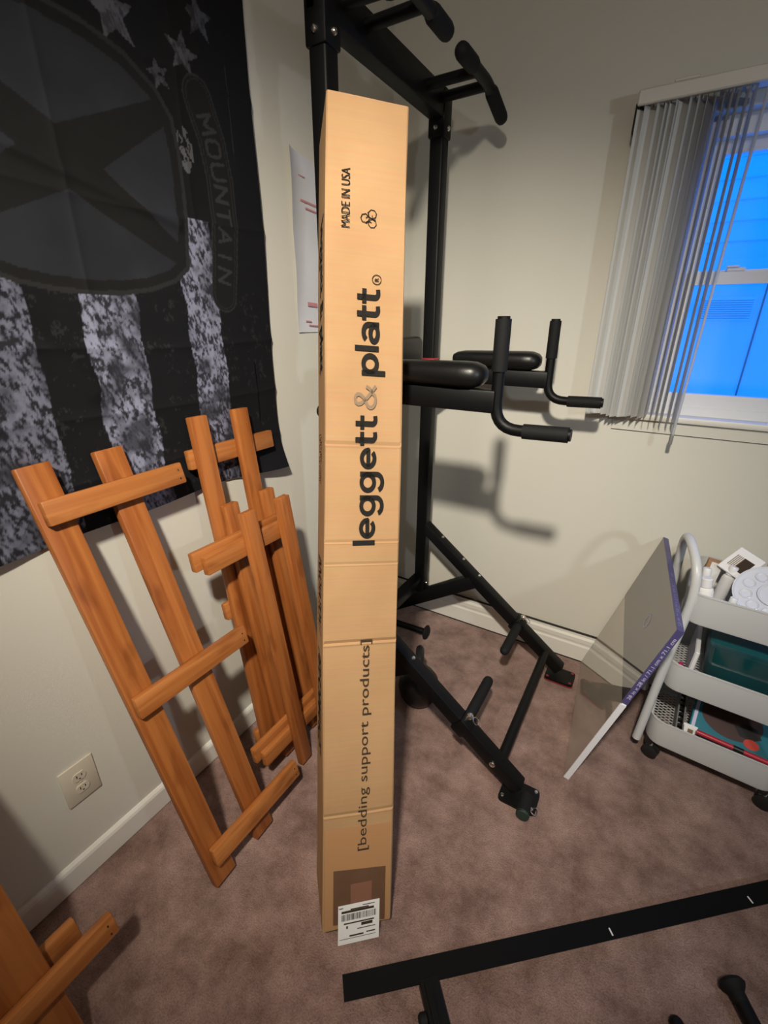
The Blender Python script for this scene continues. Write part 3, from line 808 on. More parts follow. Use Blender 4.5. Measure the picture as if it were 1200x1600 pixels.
# local z along the length for the corrugation texture
body = bpy.data.meshes.new('carton_body'); bmesh.ops.recalc_face_normals(b_, faces=b_.faces[:])
Mb = frame(BO, x=BX, z=BU); Mi = Mb.to_3x3().inverted()
for v in b_.verts: v.co = Mi @ v.co
b_.to_mesh(body); b_.free()
obj('carton_body', body, MT['card'], bx_, Mb)
for t in (.003, 1.872):
    pass
obj('top_flap', bm_box(BW - .004, .003, .075, .001, 1), MT['card'], bx_, frame(bp(BW / 2, BL + .0025, BD * .28), x=BX, z=BB) @ Matrix.Translation((0, 0, 0)))
obj('top_flap', bm_box(BW - .004, .003, .075, .001, 1), MT['card'], bx_, frame(bp(BW / 2, BL + .0025, BD * .75), x=BX, z=BB))
S, T = .985, .983
F_ = -.0027          # print sits just proud of the face
def front(s0, s1, t0, t1, body_, m, **k):
    # reads upwards: text x = +t, text y = -s
    text(body_, (t1 - t0) * T, (s1 - s0) * S, bp(s1 * S, t0 * T, F_), BU, -BX, m, bx_, **k)
def arc(cx, cy, rx, ry, a0, a1, n=18):
    return [(cx + rx * math.cos(math.radians(a0 + (a1 - a0) * k / n)), cy + ry * math.sin(math.radians(a0 + (a1 - a0) * k / n))) for k in range(n + 1)]
GLY = {
    'l': (.34, [[(.12, 0), (.12, 1.42)]]),
    'e': (1.10, [[(.10, .49)] + [(.88, .49)] + arc(.5, .5, .39, .40, 0, 318, 26)]),
    'g': (1.14, [arc(.49, .5, .38, .40, 0, 360, 28), [(.89, 1.0), (.89, .0)] + arc(.50, -.06, .39, .36, -4, -160, 14)]),
    't': (.76, [[(.28, 1.32), (.28, .30)] + arc(.48, .28, .20, .20, 180, 275, 8) + [(.66, .10)], [(.0, .90), (.66, .90)]]),
    'p': (1.14, [arc(.54, .5, .38, .40, 0, 360, 28), [(.12, 1.0), (.12, -.42)]]),
    'a': (1.08, [[(.88, .0), (.88, .60)] + arc(.52, .62, .36, .30, 0, 150, 12), arc(.48, .29, .36, .22, 0, 360, 24)]),
    '&': (1.2, [[(1.05, .62)] + [(.95, .40), (.72, .16)] + arc(.47, .32, .36, .30, -60, -235, 14) + [(.55, .78), (.66, .95)] + arc(.47, 1.08, .22, .22, -30, 200, 12) + [(.28, .92), (.60, .48), (1.08, .0)]]),
}
def stroke_text(body_, w, h, origin, xdir, ydir, m, parent, sw=.25):
    b2 = bmesh.new(); x = 0
    for ch in body_:
        adv, polys = GLY[ch]
        for P in polys:
            Q = [V((x + a, c, 0)) for a, c in P]
            closed = (Q[0] - Q[-1]).length < 1e-4
            if closed: Q = Q[:-1]
            n = len(Q); Lf = []; Rg = []
            for k in range(n):
                if closed: d = Q[(k + 1) % n] - Q[k - 1]
                elif k == 0: d = Q[1] - Q[0]
                elif k == n - 1: d = Q[-1] - Q[-2]
                else: d = (Q[k + 1] - Q[k]).normalized() + (Q[k] - Q[k - 1]).normalized()
                nn_ = V((-d.y, d.x, 0)).normalized() * sw / 2
                if not closed and 0 < k < n - 1:
                    c_ = max(.5, nn_.normalized().dot(V((-(Q[k + 1] - Q[k]).y, (Q[k + 1] - Q[k]).x, 0)).normalized())); nn_ = nn_ / c_
                Lf.append(b2.verts.new(Q[k] + nn_)); Rg.append(b2.verts.new(Q[k] - nn_))
            for k in range(n if closed else n - 1):
                q = (k + 1) % n
                b2.faces.new((Lf[k], Rg[k], Rg[q], Lf[q]))
        x += adv
    vs = [v.co for v in b2.verts]
    x0, x1, y0, y1 = min(v.x for v in vs), max(v.x for v in vs), min(v.y for v in vs), max(v.y for v in vs)
    for v in b2.verts: v.co = V(((v.co.x - x0) * w / (x1 - x0), (v.co.y - y0) * h / (y1 - y0), 0))
    return obj('printed_lettering', b2, m, parent, frame(origin, x=xdir, y=ydir))
def front_s(s0, s1, t0, t1, body_, m, sw=.25):
    stroke_text(body_, (t1 - t0) * T, (s1 - s0) * S, bp(s1 * S, t0 * T, F_), BU, -BX, m, bx_, sw)
front(.032, .0505, 1.641, 1.757, 'MADE IN USA', MT['ink'], bold=.0)
front_s(.064, .1345, .964, 1.255, 'leggett', MT['ink'])
front_s(.063, .1145, 1.268, 1.322, '&', MT['greyink'], .17)
front_s(.064, .1325, 1.341, 1.523, 'platt', MT['ink'])
front(.085, .1135, .206, .742, '[bedding support products]', MT['ink2'], bold=.002)
# registered mark
ring = [V((.0095 * math.cos(a), .0095 * math.sin(a), 0)) for a in [2 * math.pi * k / 24 for k in range(24)]]
fm = frame(bp(.110 * S, 1.5425 * T, F_), x=BU, y=-BX)
def flat_strokes(name, segs, w_, m, Mw, parent):
    b2 = bmesh.new()
    for (x0, y0), (x1, y1) in segs:
        d = V((x1 - x0, y1 - y0, 0)); n = V((-d.y, d.x, 0)).normalized() * w_ / 2; e = d.normalized() * w_ * .3
        a, c = V((x0, y0, 0)) - e, V((x1, y1, 0)) + e
        b2.faces.new([b2.verts.new(q) for q in (a - n, c - n, c + n, a + n)])
    return obj(name, b2, m, parent, Mw)
flat_strokes('registered_mark', [((ring[k].x, ring[k].y), (ring[(k + 1) % 24].x, ring[(k + 1) % 24].y)) for k in range(24)], .0014, MT['ink'], fm, bx_)
text('R', .0075, .009, bp(.1145 * S, 1.5388 * T, F_), BU, -BX, MT['ink'], bx_, bold=.01)
# corrugated-recycles mark: three looped arrows around a centre
segs = []
for k in range(3):
    a0 = math.pi / 2 + k * 2 * math.pi / 3
    cx, cy = .0105 * math.cos(a0), .0105 * math.sin(a0)
    P = [(cx + .0088 * math.cos(a), cy + .0088 * math.sin(a)) for a in [a0 + math.radians(q) for q in range(-150, 151, 50)]]
    segs += list(zip(P[:-1], P[1:]))
    tipx, tipy = P[-1]
    aa = a0 + math.radians(60)
    segs += [((tipx, tipy), (tipx + .007 * math.cos(aa + 1.6), tipy + .007 * math.sin(aa + 1.6))), ((tipx, tipy), (tipx + .007 * math.cos(aa - .2), tipy + .007 * math.sin(aa - .2)))]
    segs += [((.004 * math.cos(a0 + 1), .004 * math.sin(a0 + 1)), (.004 * math.cos(a0 + 1 + 2.094), .004 * math.sin(a0 + 1 + 2.094)))]
flat_strokes('recycling_mark', segs, .0016, MT['ink'], frame(bp(.093 * S, 1.664 * T, F_), x=BU, y=-BX), bx_)
# left side lettering, reads downwards, letter tops towards the front edge
def side(d0, d1, t0, t1, body_, m, **k):
    text(body_, abs(t0 - t1) * T, d1 - d0, bp(-.0014, t0 * T, d1), -BU, -BB, m, bx_, **k)
side(.03, .125, 1.68, 1.355, 'leggett & platt', MT['ink'], bold=.015)
side(.06, .11, 1.215, 1.105, 'LPCPG.com', MT['ink2'], bold=.006)
side(.045, .12, .925, .735, 'INNOVATION /', MT['ink'], bold=.02, shear=.25)
side(.045, .12, .685, .43, 'PERFORMANCE', MT['ink'], bold=.02, shear=.25)
# clear tape, document pouch, shipping sticker near the foot of the box
def face_patch(name, s0, s1, t0, t1, off, m, th=.0006, parent=bx_, skew=0.0):
    poly = [(s0, t0), (s1, t0 + skew), (s1, t1 + skew), (s0, t1)]
    return obj(name, bm_prism(poly, th), m, parent, frame(bp(0, 0, off), x=BX, y=BU))
face_patch('packing_tape', .006, .163, .008, .268, -.0018, MT['tape'], .0004, skew=-.004)
pc = face_patch('document_pouch', .026, .154, .016, .160, -.0026, MT['pouch'], .0006, skew=-.010)
face_patch('pouch_slip', .068, .120, .05, .118, -.0032, MT['slip'], .0004, parent=pc)
st_ = face_patch('shipping_sticker', .038, .140, -.040, .066, -.0042, MT['paper'], .0005, skew=.001)
for k in range(30):
    x = .046 + .0029 * k
    w_ = random.choice((.0008, .0012, .0018))
    obj('barcode_bar', bm_prism([(x, .024 + .0098 * (x - .038)), (x + w_, .024 + .0098 * (x + w_ - .038)), (x + w_, .041 + .0098 * (x + w_ - .038)), (x, .041 + .0098 * (x - .038))], .0003), MT['ink'], st_, frame(bp(0, 0, -.0049), x=BX, y=BU))
for (x, y, w_, h_) in ((.046, .0445, .08, .006), (.068, .051, .045, .003), (.040, .058, .010, .002), (.098, .0575, .03, .002), (.052, .014, .075, .0035), (.095, .004, .028, .008), (.058, .002, .004, .007), (.085, -.004, .045, .002), (.066, -.021, .035, .004), (.042, -.026, .09, .0012), (.108, -.018, .022, .003)):
    k = .0098
    obj('printed_line', bm_prism([(x, y + k * (x - .038)), (x + w_, y + k * (x + w_ - .038)), (x + w_, y + h_ + k * (x + w_ - .038)), (x, y + h_ + k * (x - .038))], .0003), MT['ink2'], st_, frame(bp(0, 0, -.0049), x=BX, y=BU))

# ================================================================== slatted wooden frames leaning on the left wall
def slat_frame(name, label, xb, xt, zt, rails, slats, rw, sw, front_slats, y_ref, rth=.024, sth=.022, offs=0.0, wood='wood', grp=None, rear=()):
    """rails: (u_bottom, u_top, v0, v1) centre lines; slats: (u0, u1, v, dv) ; offs shifts along the outward normal"""
    up = V((xt - xb, 0, zt)).normalized(); nn = V((zt, 0, xb - xt)).normalized()
    o0 = V((xb, 0, 0)) + nn * offs
    t = thing(name, (xb, y_ref, 0), label, 'wooden frame', 'slatted wooden frames leaning on the left wall')
    P = lambda u, v, n: o0 + V((0, u, 0)) + up * v + nn * n
    for ub, ut, v0, v1 in rails:
        a, c = P(ub, v0, 0), P(ut, v1, 0)
        b2 = bm_box(rw, rth, (c - a).length, .004, 2)
        obj('rail', b2, MT[wood], t, frame((a + c) / 2, x=(0, 1, 0), z=c - a), smooth=True)
    for u0, u1, v, dv, sgn in [(*q, 1 if front_slats else -1) for q in slats] + [(*q, -1) for q in rear]:
        a, c = P(u0, v, sgn * (rth / 2 + sth / 2 + .0005)), P(u1, v + dv, sgn * (rth / 2 + sth / 2 + .0005))
        b2 = bm_box(sw, sth, (c - a).length, .004, 2)
        sl_ = obj('slat', b2, MT['wood2'], t, frame((a + c) / 2, x=up, z=c - a), smooth=True)
        for q in (.955,):
            for w_ in (-.013, .009):
                c3 = a.lerp(c, q) + up * w_ + nn * (sgn * (sth / 2 + .0004))
                obj('screw_hole', bm_prism([(.003 * math.cos(k * .785), .0018 * math.sin(k * .785)) for k in range(8)], .0003), MT['slot'], sl_, frame(c3, x=up, z=nn * sgn))
    return t
# upright frame A (slats to the front)
slat_frame('slatted_frame', 'tall orange-brown wooden frame with three slats facing out, leaning under the flag', .352, .035, 1.15,
           [(-1.457, -1.501, .018, 1.195), (-1.312, -1.346, .018, 1.195)],
           [(-1.522, -1.197, 1.093, .004), (-1.506, -1.174, .607, 0), (-1.476, -1.153, .112, -.006)], .066, .054, True, -1.4, offs=-.012)
# frame B (slats against the wall)
slat_frame('slatted_frame', 'tall wooden frame standing upright behind the two short nested frames, slats towards the wall', .185, .03, 1.19,
           [(-1.115, -1.104, .012, 1.197), (-.975, -.957, .012, 1.197)],
           [(-1.145, -.828, 1.083, 0), (-1.148, -.835, .61, 0), (-1.148, -.835, .12, 0)], .054, .054, False, -1.05, offs=.008)
# frames C and D nested: D rails inside, C rails outside
slat_frame('slatted_frame', 'short wooden frame outermost of the nested pair, its rails in front of its slats', .29, .172, .94,
           [(-1.062, -1.088, .014, .942), (-.925, -.950, .014, .942)],
           [(-1.240, -.920, .838, 0), (-1.205, -.885, .14, 0)], .050, .054, False, -1.05)
slat_frame('slatted_frame', 'short wooden frame innermost of the nested pair, sandwiched before the tall frame', .2195, .1015, .94,
           [(-1.066, -1.086, .014, .95), (-.922, -.942, .014, .95)],
           [(-1.258, -.93, .842, 0), (-1.222, -.905, .15, 0)], .050, .054, True, -1.05)
# frame E at the lower left edge of the view
slat_frame('slatted_frame', 'wooden frame of wide boards nearest the outlet shadow, with a long low slat', .352, .035, 1.15,
           [(-1.862, -1.872, .06, 1.22)],
           [(-2.05, -1.703, .216, 0), (-2.05, -1.74, 1.0, 0)], .095, .05, True, -1.9, offs=-.012, rear=[(-2.05, -1.752, .238, 0)])

# ================================================================== wrapped canvas leaning on the cart
MP2, MP4, MP1, MP3 = V((1.076, -.654, 0)), V((1.029, -.020, 0)), V((1.262, -.646, .668)), V((1.215, -.012, .668))
my_ = (MP4 - MP2).normalized(); mu = (MP1 - MP2); mu = (mu - my_ * mu.dot(my_)); ML = mu.length; mu.normalize(); mn = mu.cross(my_)
if mn.x > 0: mn = -mn
MW = (MP4 - MP2).length
TH = .017
mir = thing('wrapped_canvas', MP2, 'blank canvas in glossy clear wrap with purple label band leaning against the cart', 'canvas')
mc = lambda a, b, n: MP2 + my_ * a + mu * b + mn * n + V((0, 0, .006))
Mm = frame(mc(0, 0, 0), x=my_, y=mu)
zs = 1 if (Mm.to_3x3() @ V((0, 0, 1))).dot(mn) > 0 else -1
def mbox(name, a0, a1, b0, b1, n0, n1, m, parent=mir, bev=0.0):
    return obj(name, bm_box(a1 - a0, b1 - b0, abs(n1 - n0), bev, 1, at=((a0 + a1) / 2, (b0 + b1) / 2, zs * (n0 + n1) / 2)), m, parent, Mm)
mbox('backing', .002, MW - .002, .002, ML - .002, -TH, -.003, MT['edge'])
mbox('wrapped_face', 0, MW, 0, ML, -.0028, 0, MT['canvas'])
mbox('edge_band', -.0012, .002, 0, ML * .56, -TH, .0006, MT['edge'])
lb = mbox('label_band', -.0014, .002, ML * .57, ML + .0012, -TH, .0008, MT['purple'])
lb2 = mbox('label_band', -.0012, MW, ML - .001, ML + .0014, -TH, .001, MT['purple'])
text('28 in x 28 in / 71.1 cm x 71.1 cm', ML * .36, TH * .55, mc(-.0017, ML * .60, -TH * .78), mu, mn, MT['lilac'], lb, bold=.01)
text('28 in x 28 in / 71.1 cm x 71.1 cm', MW * .5, TH * .5, mc(.02, ML + .0018, -TH * .25), my_, -mn, MT['lilac'], lb2, bold=.01)
mbox('label_insert', 0, MW, ML * .575, ML, .0004, .0007, MT['insert'])
fr2 = frame(mc(MW * .36, ML * .80, .0012), x=my_, y=mu)
flat_strokes('round_sticker_mark', [((.022 * math.cos(a), .022 * math.sin(a)), (.022 * math.cos(a + .35), .022 * math.sin(a + .35))) for a in [k * .3491 for k in range(18)]], .006, MT['lilac'], fr2, mir)

# ================================================================== white utility cart
CA = V((1.285, -.43, 0)); CR = math.radians(-4.5)
cart = thing('utility_cart', CA, 'white three-tier rolling utility cart holding art supplies below the window', 'cart', rz=CR)
MC = Matrix.Translation(CA) @ Matrix.Rotation(CR, 4, 'Z')
CLn, CDp = .37, .30
def cpos(x, y, z): return MC @ V((x, y, z))
def tray(z0, z1):
    b2 = bmesh.new()
    def ring(w, d, r, z): return [b2.verts.new((x + CLn / 2, y + CDp / 2, z)) for x, y in rrect(w, d, r, 6)]
    L_ = [ring(CLn - .03, CDp - .03, .04, z0 + .004), ring(CLn - .008, CDp - .008, .048, z0), ring(CLn - .003, CDp - .003, .05, z0 + .008), ring(CLn, CDp, .05, z1 - .004),
          ring(CLn + .004, CDp + .004, .052, z1 - .002), ring(CLn + .004, CDp + .004, .052, z1 + .003), ring(CLn - .004, CDp - .004, .048, z1 + .003), ring(CLn - .004, CDp - .004, .048, z1 - .003),
          ring(CLn - .008, CDp - .008, .046, z0 + .01), ring(CLn - .03, CDp - .03, .04, z0 + .007)]
    n = len(L_[0])
    for a, c in zip(L_, L_[1:] + L_[:1]):
        for k in range(n): b2.faces.new((a[k], a[(k + 1) % n], c[(k + 1) % n], c[k]))
    t = obj('tray', b2, MT['cart'], cart, MC, smooth=True)
    # diamond expanded-metal floor
    b3 = bmesh.new(); st = .017; w2, d2 = CLn - .03, CDp - .03
    for sg in (1, -1):
        k = -40
        while k < 60:
            c = k * st * 1.5; k += 1
            # line y = sg*0.6*(x - c)
            pts = []
            for x in np.linspace(.015, .015 + w2, 60):
                y = (x - c) * .6 if sg > 0 else d2 - (x - c) * .6
                if 0 <= y <= d2: pts.append((x, y + .015))
            if len(pts) > 1:
                a, c2 = V((*pts[0], z0 + .006)), V((*pts[-1], z0 + .006 + .001 * sg))
                if (c2 - a).length > .01:
                    bm_sweep([a, c2], [(-.0014, -.0006), (.0014, -.0006), (.0014, .0006), (-.0014, .0006)], bm=b3)
    tag(obj('mesh_floor', b3, MT['cart'], t, MC), kind='stuff')
    return t
TZ = [(.085, .185), (.325, .425), (.585, .685)]
for a in TZ: tray(*a)
P = [V(p) for p in ((1.266, -.425, .078), (1.284, -.425, .40), (1.304, -.42, .66), (1.296, -.405, .755), (1.264, -.295, .812), (1.262, -.185, .755), (1.268, -.155, .62), (1.275, -.145, .078))]
tube('side_handle', P, .0135, MT['cart'], cart, rad=.085)
mid_ = V((CLn / 2, CDp / 2, 0))
P2_ = [MC.inverted() @ p for p in P]
tube('side_handle', [MC @ V((CLn - p.x, p.y, p.z)) for p in P2_], .0135, MT['cart'], cart, rad=.085)
for cx in (.02, CLn - .03):
    for cy in (.03, CDp - .03):
        p = cpos(cx, cy, 0)
        cs = lathe('caster', [(0, .0), (.012, 0), (.013, .03), (0, .03)], p + V((0, 0, .056)), (0, 0, 1), MT['caster'], cart, 12)
        a = MC.to_3x3() @ V((.3, 1, 0)).normalized()
        for sgn in (-1, 1):
            lathe('wheel', [(0, -.007), (.02, -.007), (.0255, -.004), (.0255, .004), (.02, .007), (0, .007)], p + V((.012, 0, .026)) + a * .011 * sgn, a, MT['caster'], cs, 20)
        obj('fork', bm_box(.02, .014, .03, .003, 1), MT['grey'], cs, frame(p + V((.004, 0, .044)), x=a.cross(V((0, 0, 1))), z=(0, 0, 1)))

# --- top tray contents
zt = .594
def bottle(name, label, x, y, z, r, h, tilt, tdir, body_m, cap_m, lab_m=None):
    p = cpos(x, y, z)
    ax = (V((0, 0, 1)) * math.cos(tilt) + (MC.to_3x3() @ V((math.cos(tdir), math.sin(tdir), 0))) * math.sin(tilt)).normalized()
    t = thing(name, p, label, 'bottle', 'bottles in the top tray of the cart')
    lathe('bottle_body', [(0, 0), (r * .95, 0), (r, .004), (r, h * .68), (r * .9, h * .74), (r * .5, h * .78), (r * .5, h * .8), (0, h * .8)], p, ax, body_m, t, 18)
    lathe('cap', [(0, 0), (r * .72, 0), (r * .7, h * .2), (r * .6, h * .22), (0, h * .22)], p + ax * h * .79, ax, cap_m, t, 16)
    if lab_m: lathe('label_wrap', [(r * 1.01, h * .2), (r * 1.012, h * .2), (r * 1.012, h * .5), (r * 1.01, h * .5)], p, ax, lab_m, t, 18)
    return t
bottle('paint_bottle', 'white paint bottle with white cap at the tray corner beside the cart handle', .052, .045, zt, .022, .128, .12, 2.6, MT['paper'], MT['white'], MT['papergrey'])
bottle('paint_bottle', 'white bottle with blue shoulder standing behind the corner paint bottle', .045, .115, zt, .017, .125, .15, 2.0, MT['blue'], MT['white'])
bottle('paint_bottle', 'grey paint bottle lying between the white bottle and the palette', .115, .10, zt, .018, .10, .5, .8, MT['grey'], MT['grey'])
bottle('paint_bottle', 'small brownish bottle with white cap tucked at the palette edge', .107, .045, zt, .014, .088, .1, .5, MT['brown'], MT['white'])
cb = thing('cardboard_scrap', cpos(.05, .19, zt), 'small brown cardboard carton at the rear of the top tray', 'box')
obj('carton', bm_box(.04, .03, .125, .002, 1), MT['card'], cb, MC @ Matrix.Translation((.05, .20, zt + .064)) @ Matrix.Rotation(.1, 4, 'Y'))
obj('carton_label', bm_box(.030, .0006, .08), MT['paper'], cb, MC @ Matrix.Translation((.058, .1845, zt + .085)) @ Matrix.Rotation(.1, 4, 'Y'))
wtp = bottle('paint_tube', 'white tube with white cap behind the paint bottles', .085, .16, zt, .018, .135, .15, 0.4, MT['white'], MT['white'])
# printed packet
pk = thing('sample_packet', cpos(.118, .18, .70), 'white foil packet with a dark printed block leaning in the top tray', 'packet')
nP = MC.to_3x3() @ V((-.15, -.62, .77)); xP = MC.to_3x3() @ V((.80, -.45, -.25))
Mp = frame(cpos(.118, .185, .735), x=xP, z=nP)
obj('pouch', bm_box(.078, .095, .007, .003, 2), MT['paper'], pk, Mp)
obj('print_block', bm_box(.030, .05, .0004, at=(.012, -.004, .0038)), MT['ink2'], pk, Mp)
for k in range(5): obj('printed_line', bm_box(.0025, .045, .0004, at=(-.024 + .005 * k, -.002, .0038)), MT['greyink'], pk, Mp)
# round paint palette
nP = (MC.to_3x3() @ V((-.10, -.52, .85))).normalized()
pl = thing('paint_palette', cpos(.205, .09, .62), 'round white plastic paint palette with wells resting in the top tray', 'palette')
pc0 = cpos(.205, .105, .690)
lathe('dish', [(0, .002), (.038, .002), (.040, .006), (.083, .007), (.092, .009), (.095, .013), (.098, .013), (.098, .010), (.094, .005), (.086, .001), (.04, -.001), (0, -.001)], pc0, nP, MT['palette'], pl, 48)
fmP = frame(pc0, x=MC.to_3x3() @ V((1, 0, 0)), z=nP)
for k in range(10):
    a = 2 * math.pi * k / 10 + .2
    q = fmP @ V((.064 * math.cos(a), .064 * math.sin(a), .0072))
    lathe('well', [(.0165, 0), (.0165, .002), (.015, .003), (.013, .001), (.008, -.003), (0, -.004)], q, nP, MT['palette'], pl, 20)
lathe('centre_well', [(.038, 0.0), (.038, .0085), (.035, .0085), (.032, .004), (0, .003)], pc0, nP, MT['palette'], pl, 32)
pp = thing('pink_card', cpos(.255, .25, zt), 'pale pink card standing at the rear of the top tray behind the palette', 'card')
obj('card_sheet', bm_box(.13, .006, .13, .001, 1), MT['skinp'], pp, MC @ Matrix.Translation((.255, .255, zt + .066)) @ Matrix.Rotation(-.12, 4, 'X'))

# --- middle tray contents
zm = .334
bn_ = thing('storage_bin', cpos(.24, .15, zm), 'clear plastic bin filled with teal fabric in the middle tray', 'bin')
def shell_box(w, d, h, tp, th):
    b2 = bmesh.new()
    def rg(sw, z): return [b2.verts.new((x, y, z)) for x, y in rrect(w * sw, d * sw, .02, 4)]
    def rgi(sw, z): return [b2.verts.new((x, y, z)) for x, y in rrect(w * sw - 2 * th, d * sw - 2 * th, .018, 4)]
    L_ = [rg(tp, 0), rg(1, h), rg(1.03, h), rg(1.03, h + .006), rgi(1, h + .006), rgi(tp, th)]
    n = len(L_[0])
    for a, c in zip(L_[:-1], L_[1:]):
        for k in range(n): b2.faces.new((a[k], a[(k + 1) % n], c[(k + 1) % n], c[k]))
    b2.faces.new(L_[0][::-1]); b2.faces.new(L_[-1])
    return b2
obj('bin_shell', shell_box(.26, .25, .19, .92, .003), MT['clear'], bn_, MC @ Matrix.Translation((.218, .15, zm)), smooth=True)
b2 = bmesh.new()
L_ = [[b2.verts.new((x, y, z)) for x, y in rrect(.26 * s_, .25 * s_, .03, 4)] for s_, z in ((.84, .045), (.90, .06), (.94, .14), (.93, .172), (.8, .18))]
for a, c in zip(L_[:-1], L_[1:]):
    for k in range(len(a)): b2.faces.new((a[k], a[(k + 1) % len(a)], c[(k + 1) % len(a)], c[k]))
b2.faces.new(L_[0][::-1]); b2.faces.new(L_[-1])
obj('teal_contents', b2, MT['teal'], bn_, MC @ Matrix.Translation((.218, .15, zm)), smooth=True)
obj('pale_contents', bm_box(.22, .16, .03, .008, 2), MT['skinp'], bn_, MC @ Matrix.Translation((.218, .15, zm + .022)), smooth=True)
sk = thing('sketch_pad', cpos(.10, .14, zm), 'white sketch pad standing between the mesh and the clear bin', 'pad')
obj('paper_block', bm_box(.012, .20, .12, .002, 1), MT['paper'], sk, MC @ Matrix.Translation((.072, .155, zm + .064)) @ Matrix.Rotation(.05, 4, 'Y'))
obj('pad_cover', bm_box(.0015, .20, .12), MT['papergrey'], sk, MC @ Matrix.Translation((.0645, .155, zm + .064)) @ Matrix.Rotation(.05, 4, 'Y'))
pkp = thing('pink_marker', cpos(.06, .06, zm), 'pink marker lying in the middle tray beside the sketch pad', 'marker')
tube('barrel', [cpos(.052, .045, zm + .018), cpos(.046, .13, zm + .014)], .008, MT['pink'], pkp, 12)
lathe('marker_cap', [(0, 0), (.0088, 0), (.0088, .035), (.007, .038), (0, .038)], cpos(.0515, .05, zm + .018), MC.to_3x3() @ V((.1, -1, .05)), MT['pink'], pkp, 12)

# --- bottom tray contents
zb = .094
gr = thing('wire_rack', cpos(.10, .15, zb), 'grey metal rack strip standing in the bottom tray beside the teal book', 'rack')
for x in (.080, .100):
    obj('side_bar', bm_box(.005, .24, .07, .001, 1), MT['grey'], gr, MC @ Matrix.Translation((x, .15, zb + .038)))
for k in range(8):
    obj('rung', bm_box(.02, .006, .006), MT['black'], gr, MC @ Matrix.Translation((.090, .05 + .029 * k, zb + .062)))
bk_ = thing('teal_book', cpos(.27, .16, zb), 'teal boxed craft set with brown picture and red badge in the bottom tray', 'box')
xB = MC.to_3x3() @ V((.995, -.03, -.03)); nB = MC.to_3x3() @ V((0, -.55, .83))
Mk = frame(cpos(.238, .150, zb + .075), x=xB, z=nB)
obj('case', bm_box(.235, .165, .03, .002, 1), MT['tealbox'], bk_, Mk)
ell = lambda a, b, n=28: [(a * math.cos(2 * math.pi * k / n), b * math.sin(2 * math.pi * k / n)) for k in range(n)]
obj('cover_picture', bm_prism(ell(.085, .066), .0005), MT['brown'], bk_, Mk @ Matrix.Translation((-.01, .010, .0151)))
obj('dark_figure', bm_prism([(-.03, .0), (.0, .02), (.03, .016), (.045, -.012), (.02, -.03), (-.012, -.026)], .0004), MT['slot'], bk_, Mk @ Matrix.Translation((.03, -.005, .0157)))
obj('red_badge', bm_prism(ell(.021, .016), .0005), MT['redprint'], bk_, Mk @ Matrix.Translation((.052, -.045, .0157)))
obj('spine_print', bm_prism([(-.005, -.07), (.005, -.07), (.005, .07), (-.005, .07)], .0004), MT['lilac'], bk_, Mk @ Matrix.Translation((-.107, 0, .0151)))
obj('spine_print', bm_prism([(-.005, -.07), (.005, -.07), (.005, .07), (-.005, .07)], .0004), MT['lilac'], bk_, Mk @ Matrix.Translation((.105, 0, .0151)))
sc_ = thing('paper_tag', cpos(.13, .06, zb), 'small white paper tag between the rack strip and the teal box', 'tag')
obj('tag_sheet', bm_box(.04, .002, .04, .0005), MT['paper'], sc_, MC @ Matrix.Translation((.120, .052, zb + .062)) @ Matrix.Rotation(-.6, 4, 'X'))
obj('tag_print', bm_box(.015, .0006, .012), MT['greyink'], sc_, MC @ Matrix.Translation((.122, .0503, zb + .062)) @ Matrix.Rotation(-.6, 4, 'X'))
rm = thing('red_marker', cpos(.25, .03, zb), 'long red marker with black grip along the front of the bottom tray', 'marker')
a0, a1 = cpos(.135, .030, zb + .088), cpos(.325, .026, zb + .084)
tube('barrel', [a0, a1], .0078, MT['redpen'], rm, 14)
tube('black_grip', [a0.lerp(a1, .52), a0.lerp(a1, .66)], .0086, MT['caster'], rm, 14)
obj('end_tag', bm_box(.03, .018, .022, .002, 1), MT['papergrey'], rm, MC @ Matrix.Translation((.338, .026, zb + .084)))

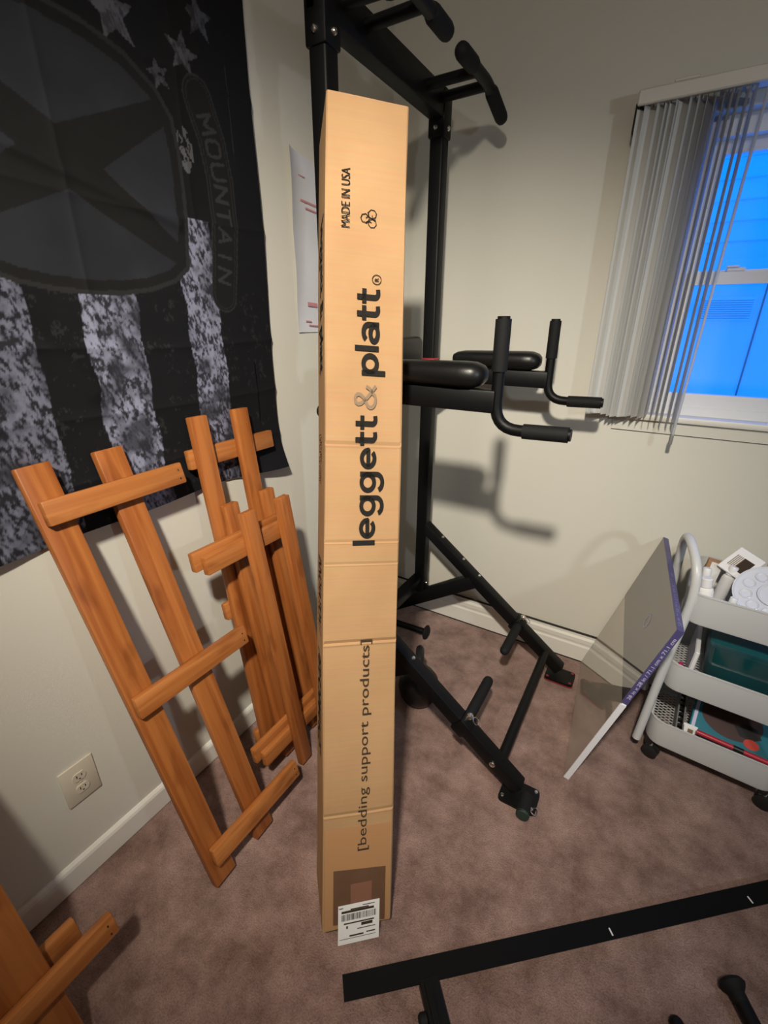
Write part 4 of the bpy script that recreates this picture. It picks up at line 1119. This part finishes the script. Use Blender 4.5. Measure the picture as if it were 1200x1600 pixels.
# ================================================================== bed-frame steel on the carpet
r0, r1 = V((.757, -1.482, 0)), V((1.692, -.672, 0))
rd = (r1 - r0).normalized(); rn = V((rd.y, -rd.x, 0))       # rn points towards the viewer
br = thing('bed_frame_rail', r0, 'long black angle-steel bed rail lying on the carpet in front of the box', 'bed rail')
prof = [(-.026, .0), (-.022, .0), (-.022, .030), (.020, .030), (.020, .034), (-.026, .034)]
b2 = bmesh.new()
A = [b2.verts.new(rn * n + V((0, 0, z))) for n, z in prof]; Bv = [b2.verts.new(rd * (r1 - r0).length + rn * n + V((0, 0, z))) for n, z in prof]
for i in range(6): b2.faces.new((A[i], A[(i + 1) % 6], Bv[(i + 1) % 6], Bv[i]))
b2.faces.new(A[::-1]); b2.faces.new(Bv)
obj('angle_bar', b2, MT['steel'], br, Matrix.Translation(r0))
for q in (.535, .86):
    p = r0.lerp(r1, q) + rn * .006 + V((0, 0, .0342))
    obj('bright_slot_patch', bm_box(.004, .016, .001, .0004), MT['papergrey'], br, frame(p, x=rd, z=(0, 0, 1)))  # pale patch painted for bright carpet showing through a slot
cp = r0 + rd * .195
beam('cross_arm', cp + rn * .01 + V((0, 0, .018)), cp + rn * .52 + rd * .03 + V((0, 0, .018)), .045, .034, MT['black'], br, side=rd, bev=.004)
beam('arm_ridge', cp + rn * .02 + V((0, 0, .036)) - rd * .006, cp + rn * .52 + rd * .024 + V((0, 0, .036)), .014, .008, MT['black'], br, side=rd, bev=.002)
lathe('pivot_knob', [(0, 0), (.014, 0), (.014, .014), (.010, .018), (0, .018)], cp + rn * .075 - rd * .02 + V((0, 0, .022)), -rd, MT['foam'], br, 14)
def bed_leg(label, p, d, L_, r, flare):
    d = V(d).normalized(); p = V(p)
    t = thing('bed_support', (p.x, p.y, 0), label, 'bed support', 'loose bed legs on the carpet')
    tube('leg_tube', [p, p + d * L_], r, MT['black'], t, 18, round_end=not flare)
    if flare: lathe('glide_foot', [(0, -.012), (r * 1.5, -.010), (r * 1.75, -.003), (r * 1.5, .004), (r * 1.05, .012), (r * 1.02, .03), (0, .03)], p, d, MT['foam'], t, 20)
    else: lathe('leg_collar', [(r * 1.02, 0), (r * 1.15, .003), (r * 1.15, .02), (r * 1.02, .023)], p + d * .06, d, MT['foam'], t, 18)
bed_leg('black bed leg with flared glide foot lying on the carpet', (1.512, -1.016, .030), (.50, -.86, 0), .40, .0165, True)
bed_leg('black round-tipped bed leg lying on the carpet without a glide', (1.397, -1.135, .018), (.56, -.83, 0), .40, .015, False)
